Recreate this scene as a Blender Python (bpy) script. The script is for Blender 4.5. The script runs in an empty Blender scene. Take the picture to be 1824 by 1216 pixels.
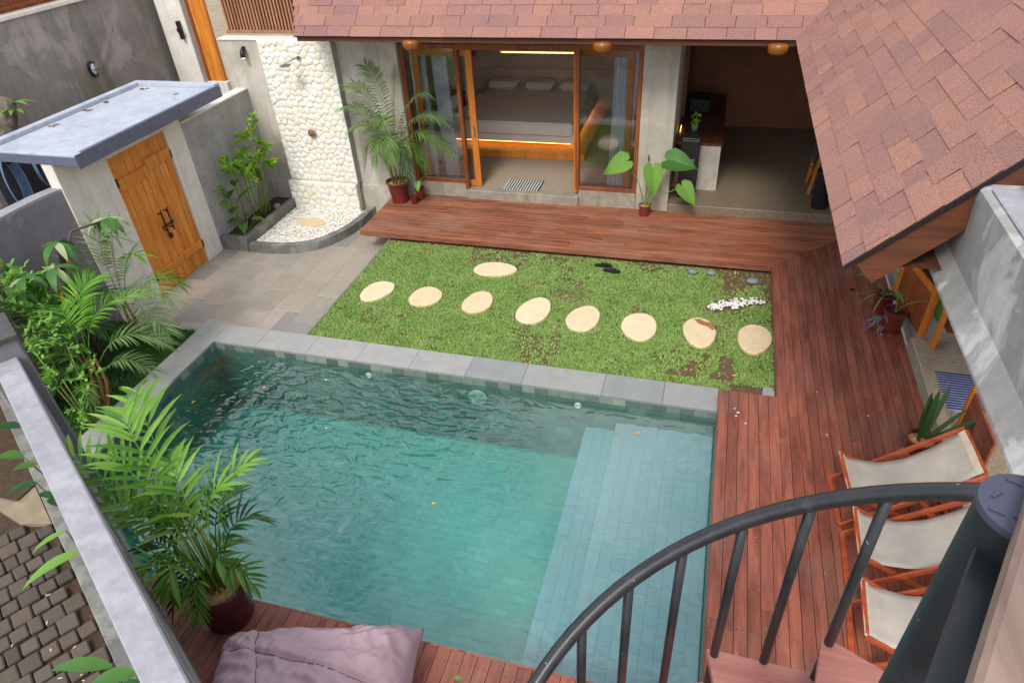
import bpy, math, random
import numpy as np
from mathutils import Vector, Matrix, noise

sc = bpy.context.scene
col = sc.collection
R = math.radians

# ------------------------------------------------------------------ camera
cam_d = bpy.data.cameras.new("camera"); cam = bpy.data.objects.new("camera", cam_d); col.objects.link(cam)
cr = Vector((0.9615281, 0.2694640, -0.0534117)); cu = Vector((-0.1184526, 0.5821235, 0.8044260)); cf = Vector((-0.2478561, 0.7671515, -0.5916468))
m = Matrix((cr, cu, -cf)).transposed().to_4x4(); m.translation = Vector((0, 0, 5.4))
cam.matrix_world = m
cam_d.sensor_width = 36.0; cam_d.lens = 36.0 * 1212.24 / 1824.0
cam_d.clip_start = 0.05; cam_d.clip_end = 500
sc.camera = cam

# ------------------------------------------------------------------ world and sun
SUN_EL, SUN_AZ = 50.0, 184.0      # azimuth the light comes from, clockwise from +Y
world = bpy.data.worlds.new("World"); sc.world = world; world.use_nodes = True
wn = world.node_tree; wn.nodes.clear()
sky = wn.nodes.new("ShaderNodeTexSky"); sky.sky_type = 'NISHITA'; sky.sun_disc = False
sky.sun_elevation = R(SUN_EL); sky.sun_rotation = R(SUN_AZ); sky.air_density = 1.0; sky.dust_density = 3.0; sky.ozone_density = 1.0
bg = wn.nodes.new("ShaderNodeBackground"); bg.inputs[1].default_value = 0.135
wo = wn.nodes.new("ShaderNodeOutputWorld")
# broken bright cloud over the blue
ctc = wn.nodes.new("ShaderNodeTexCoord"); cno = wn.nodes.new("ShaderNodeTexNoise"); cno.inputs['Scale'].default_value = 2.1; cno.inputs['Detail'].default_value = 6; cno.inputs['Roughness'].default_value = 0.6
crp = wn.nodes.new("ShaderNodeValToRGB"); crp.color_ramp.elements[0].position = 0.40; crp.color_ramp.elements[1].position = 0.58; crp.color_ramp.elements[0].color = (.1, .1, .1, 1)
cmx = wn.nodes.new("ShaderNodeMix"); cmx.data_type = 'RGBA'; cmx.inputs[7].default_value = (7.6, 7.8, 8.2, 1)
wn.links.new(ctc.outputs['Generated'], cno.inputs['Vector']); wn.links.new(cno.outputs['Fac'], crp.inputs[0]); wn.links.new(crp.outputs[0], cmx.inputs[0]); wn.links.new(sky.outputs[0], cmx.inputs[6])
wn.links.new(cmx.outputs[2], bg.inputs[0]); wn.links.new(bg.outputs[0], wo.inputs[0])
sun_d = bpy.data.lights.new("sun", 'SUN'); sun_d.energy = 1.6; sun_d.angle = R(15); sun_d.color = (1.0, 0.95, 0.88)
sun = bpy.data.objects.new("sun", sun_d); col.objects.link(sun)
az, el = R(SUN_AZ), R(SUN_EL)
sd = Vector((math.sin(az) * math.cos(el), math.cos(az) * math.cos(el), math.sin(el)))
sun.rotation_euler = sd.to_track_quat('Z', 'Y').to_euler(); sun.location = (0, 0, 20)
sc.view_settings.view_transform = 'Standard'; sc.view_settings.look = 'None'
sc.view_settings.exposure = 0.6; sc.view_settings.gamma = 1.0; sc.view_settings.use_curve_mapping = False
sc.render.engine = 'CYCLES'
sc.cycles.max_bounces = 8; sc.cycles.diffuse_bounces = 4; sc.cycles.glossy_bounces = 3
sc.cycles.transparent_max_bounces = 12; sc.cycles.transmission_bounces = 6
sc.cycles.use_denoising = True; sc.cycles.caustics_reflective = False; sc.cycles.caustics_refractive = False
sc.cycles.use_adaptive_sampling = True; sc.cycles.adaptive_threshold = 0.02

# ------------------------------------------------------------------ helpers
def L(r, g, b):
    f = lambda c: (c / 255 / 12.92) if c <= 10 else ((c / 255 + 0.055) / 1.055) ** 2.4
    return (f(r), f(g), f(b), 1.0)

def link(o, parent=None):
    col.objects.link(o)
    if parent is not None: o.parent = parent
    return o

def tag(o, label=None, cat=None, group=None, kind=None):
    if label: o['label'] = label
    if cat: o['category'] = cat
    if group: o['group'] = group
    if kind: o['kind'] = kind
    return o

def empty(name, loc=(0, 0, 0), rz=0.0):
    o = bpy.data.objects.new(name, None); o.location = loc; o.rotation_euler = (0, 0, rz); o.empty_display_size = 0.1
    return link(o)

def copy_tree(o, parent=None):
    c = o.copy(); link(c, parent)
    for ch in o.children: copy_tree(ch, c)
    return c

class MB:
    """collects vertices and faces, builds ONE mesh object"""
    def __init__(s): s.v = []; s.f = []; s.c = []
    def raw(s, vs, fs):
        n = len(s.v); s.v += [tuple(p) for p in vs]; s.f += [tuple(i + n for i in f) for f in fs]; return s
    def box(s, x0, x1, y0, y1, z0, z1, bev=0.0, M=None):
        if bev > 0:
            b = min(bev, (x1 - x0) / 2.1, (y1 - y0) / 2.1, (z1 - z0) / 2.1)
            vs = []; X = (x0, x1); Y = (y0, y1); Z = (z0, z1)
            idx = {}
            for i in (0, 1):
                for j in (0, 1):
                    for k in (0, 1):
                        sx = b if i == 0 else -b; sy = b if j == 0 else -b; sz = b if k == 0 else -b
                        idx[(i, j, k, 'x')] = len(vs); vs.append((X[i], Y[j] + sy, Z[k] + sz))
                        idx[(i, j, k, 'y')] = len(vs); vs.append((X[i] + sx, Y[j], Z[k] + sz))
                        idx[(i, j, k, 'z')] = len(vs); vs.append((X[i] + sx, Y[j] + sy, Z[k]))
            g = lambda i, j, k, a: idx[(i, j, k, a)]
            fs = [(g(0,0,0,'x'), g(0,0,1,'x'), g(0,1,1,'x'), g(0,1,0,'x')), (g(1,0,0,'x'), g(1,1,0,'x'), g(1,1,1,'x'), g(1,0,1,'x')),
                  (g(0,0,0,'y'), g(1,0,0,'y'), g(1,0,1,'y'), g(0,0,1,'y')), (g(0,1,0,'y'), g(0,1,1,'y'), g(1,1,1,'y'), g(1,1,0,'y')),
                  (g(0,0,0,'z'), g(0,1,0,'z'), g(1,1,0,'z'), g(1,0,0,'z')), (g(0,0,1,'z'), g(1,0,1,'z'), g(1,1,1,'z'), g(0,1,1,'z'))]
            for k in (0, 1):
                fs += [(g(0,0,k,'x'), g(0,1,k,'x'), g(0,1,k,'z'), g(0,0,k,'z')), (g(1,0,k,'x'), g(1,0,k,'z'), g(1,1,k,'z'), g(1,1,k,'x')),
                       (g(0,0,k,'y'), g(0,0,k,'z'), g(1,0,k,'z'), g(1,0,k,'y')), (g(0,1,k,'y'), g(1,1,k,'y'), g(1,1,k,'z'), g(0,1,k,'z'))]
            for i in (0, 1):
                for j in (0, 1):
                    fs.append((g(i,j,0,'x'), g(i,j,0,'y'), g(i,j,1,'y'), g(i,j,1,'x')))
                    for k in (0, 1): fs.append((g(i,j,k,'x'), g(i,j,k,'y'), g(i,j,k,'z')))
        else:
            vs = [(x0,y0,z0),(x1,y0,z0),(x1,y1,z0),(x0,y1,z0),(x0,y0,z1),(x1,y0,z1),(x1,y1,z1),(x0,y1,z1)]
            fs = [(0,3,2,1),(4,5,6,7),(0,1,5,4),(1,2,6,5),(2,3,7,6),(3,0,4,7)]
        if M is not None: vs = [tuple(M @ Vector(p)) for p in vs]
        return s.raw(vs, fs)
    def bar(s, a, b, w, h, up=(0, 0, 1), bev=0.0):
        """box bar from a to b, width w (sideways), height h (along up)"""
        a = Vector(a); b = Vector(b); d = (b - a); ln = d.length; d.normalize()
        up = Vector(up); side = d.cross(up)
        if side.length < 1e-5: side = d.cross(Vector((1, 0, 0)))
        side.normalize(); up = side.cross(d)
        M = Matrix((side, d, up)).transposed().to_4x4(); M.translation = a
        return s.box(-w/2, w/2, 0, ln, -h/2, h/2, bev, M)
    def tube(s, pts, rad, n=10, caps=True):
        pts = [Vector(p) for p in pts]; r = rad if hasattr(rad, '__len__') else [rad] * len(pts)
        prev = None; vs = []; fs = []
        for i, p in enumerate(pts):
            t = (pts[min(i + 1, len(pts) - 1)] - pts[max(i - 1, 0)]).normalized()
            if prev is None:
                u = t.orthogonal().normalized()
            else:
                u = (prev - t * prev.dot(t))
                u = u.normalized() if u.length > 1e-6 else t.orthogonal().normalized()
            prev = u; w = t.cross(u)
            for k in range(n):
                a = 2 * math.pi * k / n; vs.append(tuple(p + (u * math.cos(a) + w * math.sin(a)) * r[i]))
        for i in range(len(pts) - 1):
            for k in range(n):
                k2 = (k + 1) % n; fs.append((i*n + k, i*n + k2, (i+1)*n + k2, (i+1)*n + k))
        if caps:
            fs.append(tuple(range(n))[::-1]); fs.append(tuple((len(pts)-1)*n + k for k in range(n)))
        return s.raw(vs, fs)
    def lathe(s, prof, n=24, c=(0, 0, 0), cap0=True, cap1=False):
        vs = []; fs = []
        for (r, z) in prof:
            for k in range(n):
                a = 2 * math.pi * k / n; vs.append((c[0] + r*math.cos(a), c[1] + r*math.sin(a), c[2] + z))
        for i in range(len(prof) - 1):
            for k in range(n):
                k2 = (k + 1) % n; fs.append((i*n + k, i*n + k2, (i+1)*n + k2, (i+1)*n + k))
        if cap0: fs.append(tuple(range(n))[::-1])
        if cap1: fs.append(tuple((len(prof)-1)*n + k for k in range(n)))
        return s.raw(vs, fs)
    def prism(s, poly, z0, z1):
        n = len(poly)
        a = sum(poly[i][0]*poly[(i+1) % n][1] - poly[(i+1) % n][0]*poly[i][1] for i in range(n))
        if a < 0: poly = poly[::-1]
        vs = [(x, y, z0) for x, y in poly] + [(x, y, z1) for x, y in poly]
        fs = [tuple(range(n))[::-1], tuple(range(n, 2*n))] + [(i, (i+1) % n, n + (i+1) % n, n + i) for i in range(n)]
        return s.raw(vs, fs)
    def build(s, name, mat, parent=None, smooth=False, loc=None, label=None, auto=None):
        me = bpy.data.meshes.new(name); me.from_pydata(s.v, [], s.f); me.update()
        if mat: me.materials.append(mat)
        if smooth:
            me.polygons.foreach_set('use_smooth', [True] * len(me.polygons))
            if auto: 
                try: me.set_sharp_from_angle(angle=R(auto))
                except Exception: pass
        o = bpy.data.objects.new(name, me)
        if loc: o.location = loc
        link(o, parent)
        if label: o['label'] = label
        return o

def inst(src, parent, loc, rot=(0, 0, 0), scale=(1, 1, 1)):
    o = bpy.data.objects.new(src.name.split('.')[0], src.data); o.location = loc; o.rotation_euler = rot; o.scale = scale
    return link(o, parent)

# ------------------------------------------------------------------ materials
class NT:
    def __init__(s, name):
        s.m = bpy.data.materials.new(name); s.m.use_nodes = True; s.t = s.m.node_tree; s.t.nodes.clear()
        s.out = s.n("ShaderNodeOutputMaterial")
    def n(s, t, **k):
        x = s.t.nodes.new(t)
        for a, b in k.items(): setattr(x, a, b)
        return x
    def l(s, a, b): s.t.links.new(a, b)
    def coord(s, sc=(1, 1, 1), kind='Object', rnd=False):
        tc = s.n("ShaderNodeTexCoord"); mp = s.n("ShaderNodeMapping"); s.l(tc.outputs[kind], mp.inputs[0])
        mp.inputs['Scale'].default_value = sc
        if rnd:
            oi = s.n("ShaderNodeObjectInfo"); mu = s.n("ShaderNodeMath", operation='MULTIPLY'); s.l(oi.outputs['Random'], mu.inputs[0]); mu.inputs[1].default_value = 57.0
            cb = s.n("ShaderNodeCombineXYZ"); s.l(mu.outputs[0], cb.inputs[0]); s.l(mu.outputs[0], cb.inputs[1]); s.l(mu.outputs[0], cb.inputs[2]); s.l(cb.outputs[0], mp.inputs['Location'])
        return mp.outputs[0]
    def noise(s, vec, scale, detail=4, rough=0.55, dist=0.0):
        x = s.n("ShaderNodeTexNoise"); s.l(vec, x.inputs['Vector']); x.inputs['Scale'].default_value = scale
        x.inputs['Detail'].default_value = detail; x.inputs['Roughness'].default_value = rough; x.inputs['Distortion'].default_value = dist
        return x.outputs['Fac']
    def ramp(s, fac, stops, interp='LINEAR'):
        x = s.n("ShaderNodeValToRGB"); s.l(fac, x.inputs[0]); cr = x.color_ramp; cr.interpolation = interp
        while len(cr.elements) < len(stops): cr.elements.new(0.5)
        for e, (p, c) in zip(cr.elements, stops):
            e.position = p; e.color = c if hasattr(c, '__len__') else (c, c, c, 1)
        return x.outputs[0]
    def mix(s, fac, a, b, mode='MIX'):
        x = s.n("ShaderNodeMix", data_type='RGBA', blend_type=mode)
        if isinstance(fac, (int, float)): x.inputs[0].default_value = fac
        else: s.l(fac, x.inputs[0])
        for sock, v in ((x.inputs[6], a), (x.inputs[7], b)):
            if hasattr(v, 'is_linked'): s.l(v, sock)
            else: sock.default_value = v
        return x.outputs[2]
    def rnd(s): return s.n("ShaderNodeObjectInfo").outputs['Random']
    def math(s, op, a, b=0.0):
        x = s.n("ShaderNodeMath", operation=op)
        for i, v in enumerate((a, b)):
            if hasattr(v, 'is_linked'): s.l(v, x.inputs[i])
            else: x.inputs[i].default_value = v
        return x.outputs[0]
    def bump(s, h, strength=0.3, dist=0.01):
        x = s.n("ShaderNodeBump"); s.l(h, x.inputs['Height']); x.inputs['Strength'].default_value = strength; x.inputs['Distance'].default_value = dist
        return x.outputs[0]
    def pbr(s, colr, rough=0.7, bump=None, spec=0.4, metal=0.0, **kw):
        p = s.n("ShaderNodeBsdfPrincipled")
        if hasattr(colr, 'is_linked'): s.l(colr, p.inputs['Base Color'])
        else: p.inputs['Base Color'].default_value = colr
        if hasattr(rough, 'is_linked'): s.l(rough, p.inputs['Roughness'])
        else: p.inputs['Roughness'].default_value = rough
        p.inputs['Specular IOR Level'].default_value = spec; p.inputs['Metallic'].default_value = metal
        for k, v in kw.items(): p.inputs[k.replace('_', ' ')].default_value = v
        if bump is not None: s.l(bump, p.inputs['Normal'])
        s.l(p.outputs[0], s.out.inputs[0]); s.p = p
        return s.m

def m_concrete(name, a, b, c=None, scale=1.2, stain=None, rough=0.85, bumpk=0.25, patch=0.35):
    t = NT(name); v = t.coord((1, 1, 1)); vs = t.coord((1.0, 1.0, 0.75))
    n1 = t.noise(vs, scale, 9, 0.58, 0.25); n2 = t.noise(v, scale * 3.1, 7, 0.62, 0.2); n5 = t.noise(v, 14, 5, 0.65)
    base = t.ramp(n1, [(0.40, a), (0.60, b)])
    base = t.mix(t.ramp(n2, [(0.40, 0.0), (0.64, 0.7)]), base, tuple(x * 0.84 for x in a[:3]) + (1,))
    if c is not None:
        n3 = t.noise(t.coord((1.0, 1.0, 0.9)), scale * 1.05, 10, 0.6, 0.6); base = t.mix(t.ramp(n3, [(0.52, 0.0), (0.56, 0.4), (0.62, 0.55), (0.74, 0.9)]), base, c)
    if stain is not None:
        n3 = t.noise(t.coord((0.9, 0.9, 0.16)), 1.7, 5, 0.55, 0.3); base = t.mix(t.ramp(n3, [(0.57, 0.0), (0.72, 0.7)]), base, stain)
    base = t.mix(0.22, base, t.ramp(n5, [(0.3, 0.6), (0.65, 1.0)]), 'MULTIPLY')
    n6 = t.noise(t.coord((5.5, 5.5, 0.35)), 1.6, 4, 0.6, 0.3); base = t.mix(t.ramp(n6, [(0.50, 0.0), (0.68, 0.42)]), base, tuple(x * 0.62 for x in a[:3]) + (1,))
    n4 = t.noise(v, 55, 3, 0.6)
    h = t.math('ADD', t.math('MULTIPLY', n2, 0.6), t.math('MULTIPLY', n4, 0.25))
    return t.pbr(base, rough, t.bump(h, bumpk, 0.02))

def m_wood(name, a, b, axis='y', rough=0.5, sc=14, var=0.35, grey=None, spec=0.4, wear=0.35):
    t = NT(name); s = {'x': (1.0, 9, 9), 'y': (9, 1.0, 9), 'z': (9, 9, 1.0)}[axis]
    v = t.coord(s, rnd=True); n = t.noise(v, 1.6, 6, 0.6, 0.4); fine = t.noise(t.coord(tuple(q * 3 for q in s), rnd=True), 4, 3, 0.6)
    base = t.ramp(n, [(0.3, b), (0.62, a)])
    base = t.mix(0.25, base, t.ramp(fine, [(0.3, 0.45), (0.6, 1.0)]), 'MULTIPLY')
    hsv = t.n("ShaderNodeHueSaturation"); t.l(base, hsv.inputs['Color'])
    t.l(t.math('ADD', t.math('MULTIPLY', t.rnd(), var), 1.0 - var / 2), hsv.inputs['Value'])
    base = hsv.outputs[0]
    if grey is not None:
        wv = t.noise(t.coord((1, 1, 1), 'Object'), 1.3, 5, 0.65, 0.5); base = t.mix(t.ramp(wv, [(0.48, 0.0), (0.75, wear)]), base, grey)
    rr = t.ramp(n, [(0.3, rough + 0.12), (0.7, rough - 0.08)])
    return t.pbr(base, rr, t.bump(fine, 0.25, 0.004), spec)

def m_plain(name, c, rough=0.6, spec=0.4, metal=0.0, nscale=14, amt=0.2, bump=0.1, **kw):
    t = NT(name); n = t.noise(t.coord(), nscale, 4, 0.6)
    dark = tuple(x * (1 - amt) for x in c[:3]) + (1,)
    return t.pbr(t.ramp(n, [(0.35, dark), (0.65, c)]), rough, t.bump(n, bump, 0.005), spec, metal, **kw)

def m_leaf(name, a, b, tip=None, rough=0.45, trans=0.3, vary=0.35):
    t = NT(name); g = t.n("ShaderNodeNewGeometry"); ri = g.outputs['Random Per Island']
    n = t.noise(t.coord(), 3.0, 2, 0.5)
    f = t.math('ADD', t.math('MULTIPLY', ri, 0.6), t.math('MULTIPLY', n, 0.4))
    c = t.ramp(f, [(0.2, a), (0.72, b)] + ([] if tip is None else [(0.86, tip), (0.90, tip), (0.93, (0.30, 0.20, 0.07, 1))]))
    p = t.n("ShaderNodeBsdfPrincipled"); t.l(c, p.inputs['Base Color']); p.inputs['Roughness'].default_value = rough; p.inputs['Specular IOR Level'].default_value = 0.35
    tr = t.n("ShaderNodeBsdfTranslucent"); t.l(t.mix(1.0, c, (1.0, 1.15, 0.45, 1), 'MULTIPLY'), tr.inputs[0])
    mx = t.n("ShaderNodeMixShader"); mx.inputs[0].default_value = trans; t.l(p.outputs[0], mx.inputs[1]); t.l(tr.outputs[0], mx.inputs[2]); t.l(mx.outputs[0], t.out.inputs[0])
    return t.m

def m_emit(name, c, s):
    t = NT(name); e = t.n("ShaderNodeEmission"); e.inputs[0].default_value = c; e.inputs[1].default_value = s; t.l(e.outputs[0], t.out.inputs[0]); return t.m

def m_glass(name, tint=(0.9, 0.93, 0.92, 1)):
    t = NT(name); tr = t.n("ShaderNodeBsdfTransparent"); tr.inputs[0].default_value = tint
    gl = t.n("ShaderNodeBsdfGlossy"); gl.inputs['Roughness'].default_value = 0.02
    fr = t.n("ShaderNodeFresnel"); fr.inputs[0].default_value = 1.55
    mx = t.n("ShaderNodeMixShader"); t.l(t.math('MULTIPLY', fr.outputs[0], 1.6), mx.inputs[0]); t.l(tr.outputs[0], mx.inputs[1]); t.l(gl.outputs[0], mx.inputs[2]); t.l(mx.outputs[0], t.out.inputs[0])
    return t.m

def m_tile(name, a, b, c, rough=0.5, nsc=6, bump=0.2, spec=0.4):
    t = NT(name); r = t.rnd(); base = t.ramp(r, [(0.0, a), (0.5, b), (1.0, c)])
    n = t.noise(t.coord((1, 1, 1), rnd=True), nsc, 5, 0.65, 0.6); base = t.mix(0.35, base, t.ramp(n, [(0.3, 0.55), (0.65, 1.0)]), 'MULTIPLY')
    return t.pbr(base, rough, t.bump(n, bump, 0.01), spec)

M = {}
M['wall'] = m_concrete('wall_render', L(176,170,158), L(194,188,176), L(208,202,192), 0.9)
M['wallgrey'] = m_concrete('garden_wall_render', L(164,162,160), L(184,182,178), L(142,140,138), 1.2)
M['neigh'] = m_concrete('patched_old_render', L(140,134,128), L(150,143,136), L(188,178,172), 0.95, stain=L(96,96,52))
M['curved'] = m_concrete('damp_render', L(128,124,130), L(140,136,140), L(184,182,176), 0.9)
M['white'] = m_concrete('pale_plaster', L(232,226,216), L(238,232,223), L(226,218,206), 1.4, bumpk=0.12)
M['cap'] = m_concrete('wall_cap_plaster', L(154,154,160), L(168,168,173), L(140,140,146), 1.8, bumpk=0.18)
M['wingwall'] = m_concrete('blotched_render', L(156,154,150), L(168,166,162), L(222,222,224), 2.1, bumpk=0.3)
M['roofslab'] = m_concrete('grey_blue_slab_paint', L(176,184,196), L(188,194,205), L(166,174,188), 0.9, bumpk=0.08)
M['slabedge'] = m_plain('slate_blue_paint', L(104,108,128), 0.5)
M['coping'] = m_tile('coping_stone', L(142,146,145), L(162,162,159), L(150,153,148), 0.55, 4.5)
M['pave'] = m_tile('andesite_slab', L(154,147,134), L(168,158,145), L(136,135,133), 0.6, 3.5)
M['grout'] = m_plain('grout', L(196,180,160), 0.9)
M['kerb'] = m_concrete('damp_concrete_kerb', L(112,112,108), L(140,140,134), L(158,156,150), 2.2)
M['soil'] = m_plain('brown_soil', L(84,66,50), 0.95, nscale=25, amt=0.45, bump=0.6)
M['lawnsoil'] = m_plain('lawn_soil', L(112,88,66), 0.95, nscale=18, amt=0.4, bump=0.6)
M['deck'] = m_wood('red_deck_wood', L(158,92,72), L(108,58,46), 'y', 0.5, var=0.42, grey=L(128,104,94), wear=0.6)
M['deckx'] = m_wood('orange_deck_wood', L(164,102,74), L(112,64,46), 'x', 0.5, var=0.42, grey=L(146,118,100), wear=0.6)
M['tread'] = m_wood('pink_brown_tread_wood', L(166,110,98), L(140,84,76), 'x', 0.5, var=0.1)
M['teak'] = m_wood('orange_teak', L(232,150,62), L(196,112,40), 'z', 0.42, var=0.28)
M['frame'] = m_wood('red_brown_frame_wood', L(150,84,44), L(112,58,34), 'z', 0.42, var=0.12)
M['orange'] = m_wood('honey_frame_wood', L(206,126,52), L(176,98,38), 'z', 0.42, var=0.12)
M['barge'] = m_wood('barge_board_wood', L(108,64,42), L(80,46,32), 'x', 0.5, var=0.12)
M['slat'] = m_wood('pale_slat_wood', L(176,130,98), L(146,100,74), 'z', 0.5, var=0.2)
M['chairwood'] = m_wood('orange_chair_wood', L(190,92,52), L(150,62,38), 'x', 0.42, var=0.15)
M['canvas'] = m_plain('natural_canvas', L(206,196,182), 0.9, nscale=4, amt=0.22, bump=0.3)
M['hem'] = m_plain('canvas_hem', L(222,208,188), 0.9)
M['pot'] = m_plain('oxblood_glaze', L(120,52,44), 0.32, amt=0.25)
M['potdark'] = m_plain('dark_maroon_glaze', L(84,32,34), 0.28, amt=0.3)
M['potsoil'] = m_plain('coir_mulch', L(196,156,108), 0.95, nscale=40, amt=0.5, bump=1.0)
M['darksoil'] = m_plain('dark_potting_soil', L(60,44,34), 0.95, nscale=40, amt=0.5, bump=1.0)
M['black'] = m_plain('black_powder_coat', L(42,44,50), 0.34, amt=0.2, spec=0.5)
def m_steel(name, c, rough, seed=0):
    t = NT(name); n = t.noise(t.coord(), 9, 5, 0.7); ch = t.noise(t.coord((1, 1, 1)), 46, 2, 0.5); dr = t.noise(t.coord((1, 1, .3)), 5, 6, .7, .5)
    b = t.mix(t.ramp(n, [(0.4, 0.0), (0.7, 0.5)]), c, tuple(min(1, x * 1.9 + .01) for x in c[:3]) + (1,))
    b = t.mix(t.ramp(ch, [(0.745, 0.0), (0.76, 0.8)]), b, L(150, 150, 146)); b = t.mix(t.ramp(dr, [(0.62, 0.0), (0.74, 0.4)]), b, L(112, 112, 116))
    return t.pbr(b, t.ramp(n, [(0.3, rough - .08), (0.7, rough + .15)]), t.bump(n, .12, .003), 0.5)
M['pole'] = m_steel('blue_black_steel', L(26,33,38), .42)
M['black'] = m_steel('black_painted_steel', L(28,30,35), .32)
M['capsteel'] = m_plain('grey_blue_checker_plate', L(70,73,92), 0.45, nscale=8, amt=0.25)
M['metal'] = m_plain('dull_metal', L(150,150,150), 0.35, metal=0.8)
M['dark'] = m_plain('dark_plastic', L(34,34,36), 0.4)
M['bag'] = m_plain('mauve_cloth', L(172,146,154), 0.75, nscale=3, amt=0.08, bump=0.2)
M['bagseam'] = m_plain('mauve_seam', L(120,92,106), 0.8)
M['stone'] = m_tile('cream_limestone', L(238,235,224), L(244,242,234), L(236,231,208), 0.85, 5, bump=0.5)
M['stoneback'] = m_plain('pale_mortar', L(232,228,208), 0.95, nscale=30, amt=0.35, bump=0.8)
M['step'] = m_tile('sandstone_disc', L(222,198,160), L(230,208,172), L(216,190,150), 0.85, 7, bump=0.6)
M['pebble'] = m_tile('white_pebble', L(232,228,218), L(222,212,198), L(238,236,230), 0.7, 10)
M['grey'] = m_tile('grey_river_stone', L(120,126,132), L(134,140,146), L(110,114,122), 0.6, 10)
M['terr'] = m_plain('terrazzo_floor', L(186,170,148), 0.55, nscale=55, amt=0.5, bump=0.1)
M['terrface'] = m_concrete('step_riser_concrete', L(150,142,126), L(168,160,144), None, 3)
M['innerwall'] = m_plain('bedroom_brown_wall', L(222,202,184), 0.9, nscale=2)
M['kitwall'] = m_plain('kitchen_dark_wall', L(140,94,68), 0.8, nscale=2)
M['ceil'] = m_wood('dark_ceiling_wood', L(98,60,42), L(74,44,32), 'x', 0.6)
M['linen'] = m_plain('taupe_bed_linen', L(236,230,220), 0.95, nscale=3, amt=0.1, bump=0.4)
M['curtain'] = m_plain('lilac_white_curtain', L(232,232,244), 0.95, nscale=4, amt=0.06)
M['led'] = m_emit('warm_led', (1.0, 0.56, 0.14, 1), 2.8)
M['amber'] = m_plain('amber_glass_shade', L(140,84,38), 0.25, Emission_Strength=0.02, Emission_Color=(1.0, 0.30, 0.05, 1))
M['glass'] = m_glass('window_glass', (0.955, 0.965, 0.96, 1))
M['matw'] = m_plain('white_cotton', L(225,222,214), 0.95)
M['matg'] = m_plain('grey_cotton', L(70,70,74), 0.95)
M['matb'] = m_plain('navy_cotton', L(52,56,100), 0.95)
M['matl'] = m_plain('pale_blue_cotton', L(168,178,216), 0.95)
M['bark'] = m_plain('mottled_bark', L(120,112,100), 0.9, nscale=12, amt=0.6, bump=0.8)
M['stemg'] = m_plain('green_cane', L(120,140,62), 0.5, nscale=20)
M['stemb'] = m_plain('tan_cane', L(150,112,70), 0.7, nscale=20)
M['stembr'] = m_plain('brown_branch', L(92,76,70), 0.8, nscale=20)
M['hose'] = m_plain('blue_hose', L(112,142,178), 0.5)
M['yellowleaf'] = m_plain('fallen_yellow_leaf', L(226,170,60), 0.6)
M['jet'] = m_plain('pale_pool_fitting', L(132,166,152), 0.4, amt=0.1)
M['litter'] = m_leaf('dry_litter', L(150,120,70), L(190,176,120), L(120,90,60), trans=.1)
M['brick'] = m_tile('mossy_paver', L(88,80,70), L(100,88,78), L(76,72,64), 0.85, 8, bump=0.5)
M['sand'] = m_concrete('sandy_slab', L(150,136,112), L(164,148,124), L(140,122,100), 1.8)
M['handwood'] = m_wood('weathered_rail_wood', L(138,116,104), L(104,84,74), 'y', 0.6, grey=L(146,132,130), wear=0.6)
M['flower'] = m_plain('orange_flower', L(236,150,40), 0.6)
M['purple'] = m_leaf('purple_leaf', L(112,84,142), L(150,126,176))

M['palm'] = m_leaf('palm_leaf', L(70,112,34), L(112,150,62), L(150,178,90))
M['palmpale'] = m_leaf('pale_palm_leaf', L(92,126,70), L(134,160,104), L(160,180,128))
M['palmlime'] = m_leaf('vivid_palm_leaf', L(64,122,18), L(116,172,44), L(150,190,70), trans=0.35)
M['palmbright'] = m_leaf('bright_palm_leaf', L(72,122,36), L(124,168,66), L(160,192,90), trans=0.3)
M['palmdark'] = m_leaf('dark_palm_leaf', L(40,74,42), L(64,104,54))
M['shrub'] = m_leaf('shrub_leaf', L(92,146,58), L(152,198,96), L(186,216,126), trans=.38)
M['lime'] = m_leaf('lime_leaf', L(120,170,40), L(172,206,66), L(200,222,96), trans=0.4)
M['broad'] = m_leaf('broad_leaf', L(52,98,40), L(88,136,60), L(120,160,80))
M['broadl'] = m_leaf('light_broad_leaf', L(98,150,54), L(136,182,84), trans=0.35)
M['broadd'] = m_leaf('dark_broad_leaf', L(30,66,36), L(52,96,48))
M['paleback'] = m_leaf('pale_leaf_back', L(160,180,132), L(184,200,152))
M['cover'] = m_leaf('ground_cover_leaf', L(40,84,36), L(78,124,56))
M['grass'] = m_leaf('lawn_grass', L(106,140,66), L(172,200,114), L(206,208,148), trans=0.25)
M['snake'] = m_leaf('snake_plant_leaf', L(36,62,36), L(70,98,56))

# roofing shingle: granules and a tone of its own for every tab
t = NT('shingle'); gi = t.n('ShaderNodeNewGeometry'); r_ = t.math('FRACT', t.math('ADD', t.rnd(), t.math('MULTIPLY', gi.outputs['Random Per Island'], 7.3))); base = t.ramp(r_, [(0.0, L(142,107,99)), (0.3, L(152,112,101)), (0.6, L(162,119,104)), (0.85, L(154,114,103)), (1.0, L(144,107,100))])
gr = t.noise(t.coord(kind='Object'), 110, 3, 0.8); base = t.mix(0.55, base, t.ramp(gr, [(0.38, 0.25), (0.5, 0.85), (0.60, 1.5)]), 'MULTIPLY')
pn = t.noise(t.coord(), 1.1, 4, 0.6); base = t.mix(t.ramp(pn, [(0.5, 0.0), (0.8, 0.5)]), base, L(120,92,102))
M['shingle'] = t.pbr(base, 0.9, t.bump(gr, 0.5, 0.006), 0.25)
M['roofunder'] = m_plain('roof_underlay', L(60,44,44), 0.9)

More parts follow.
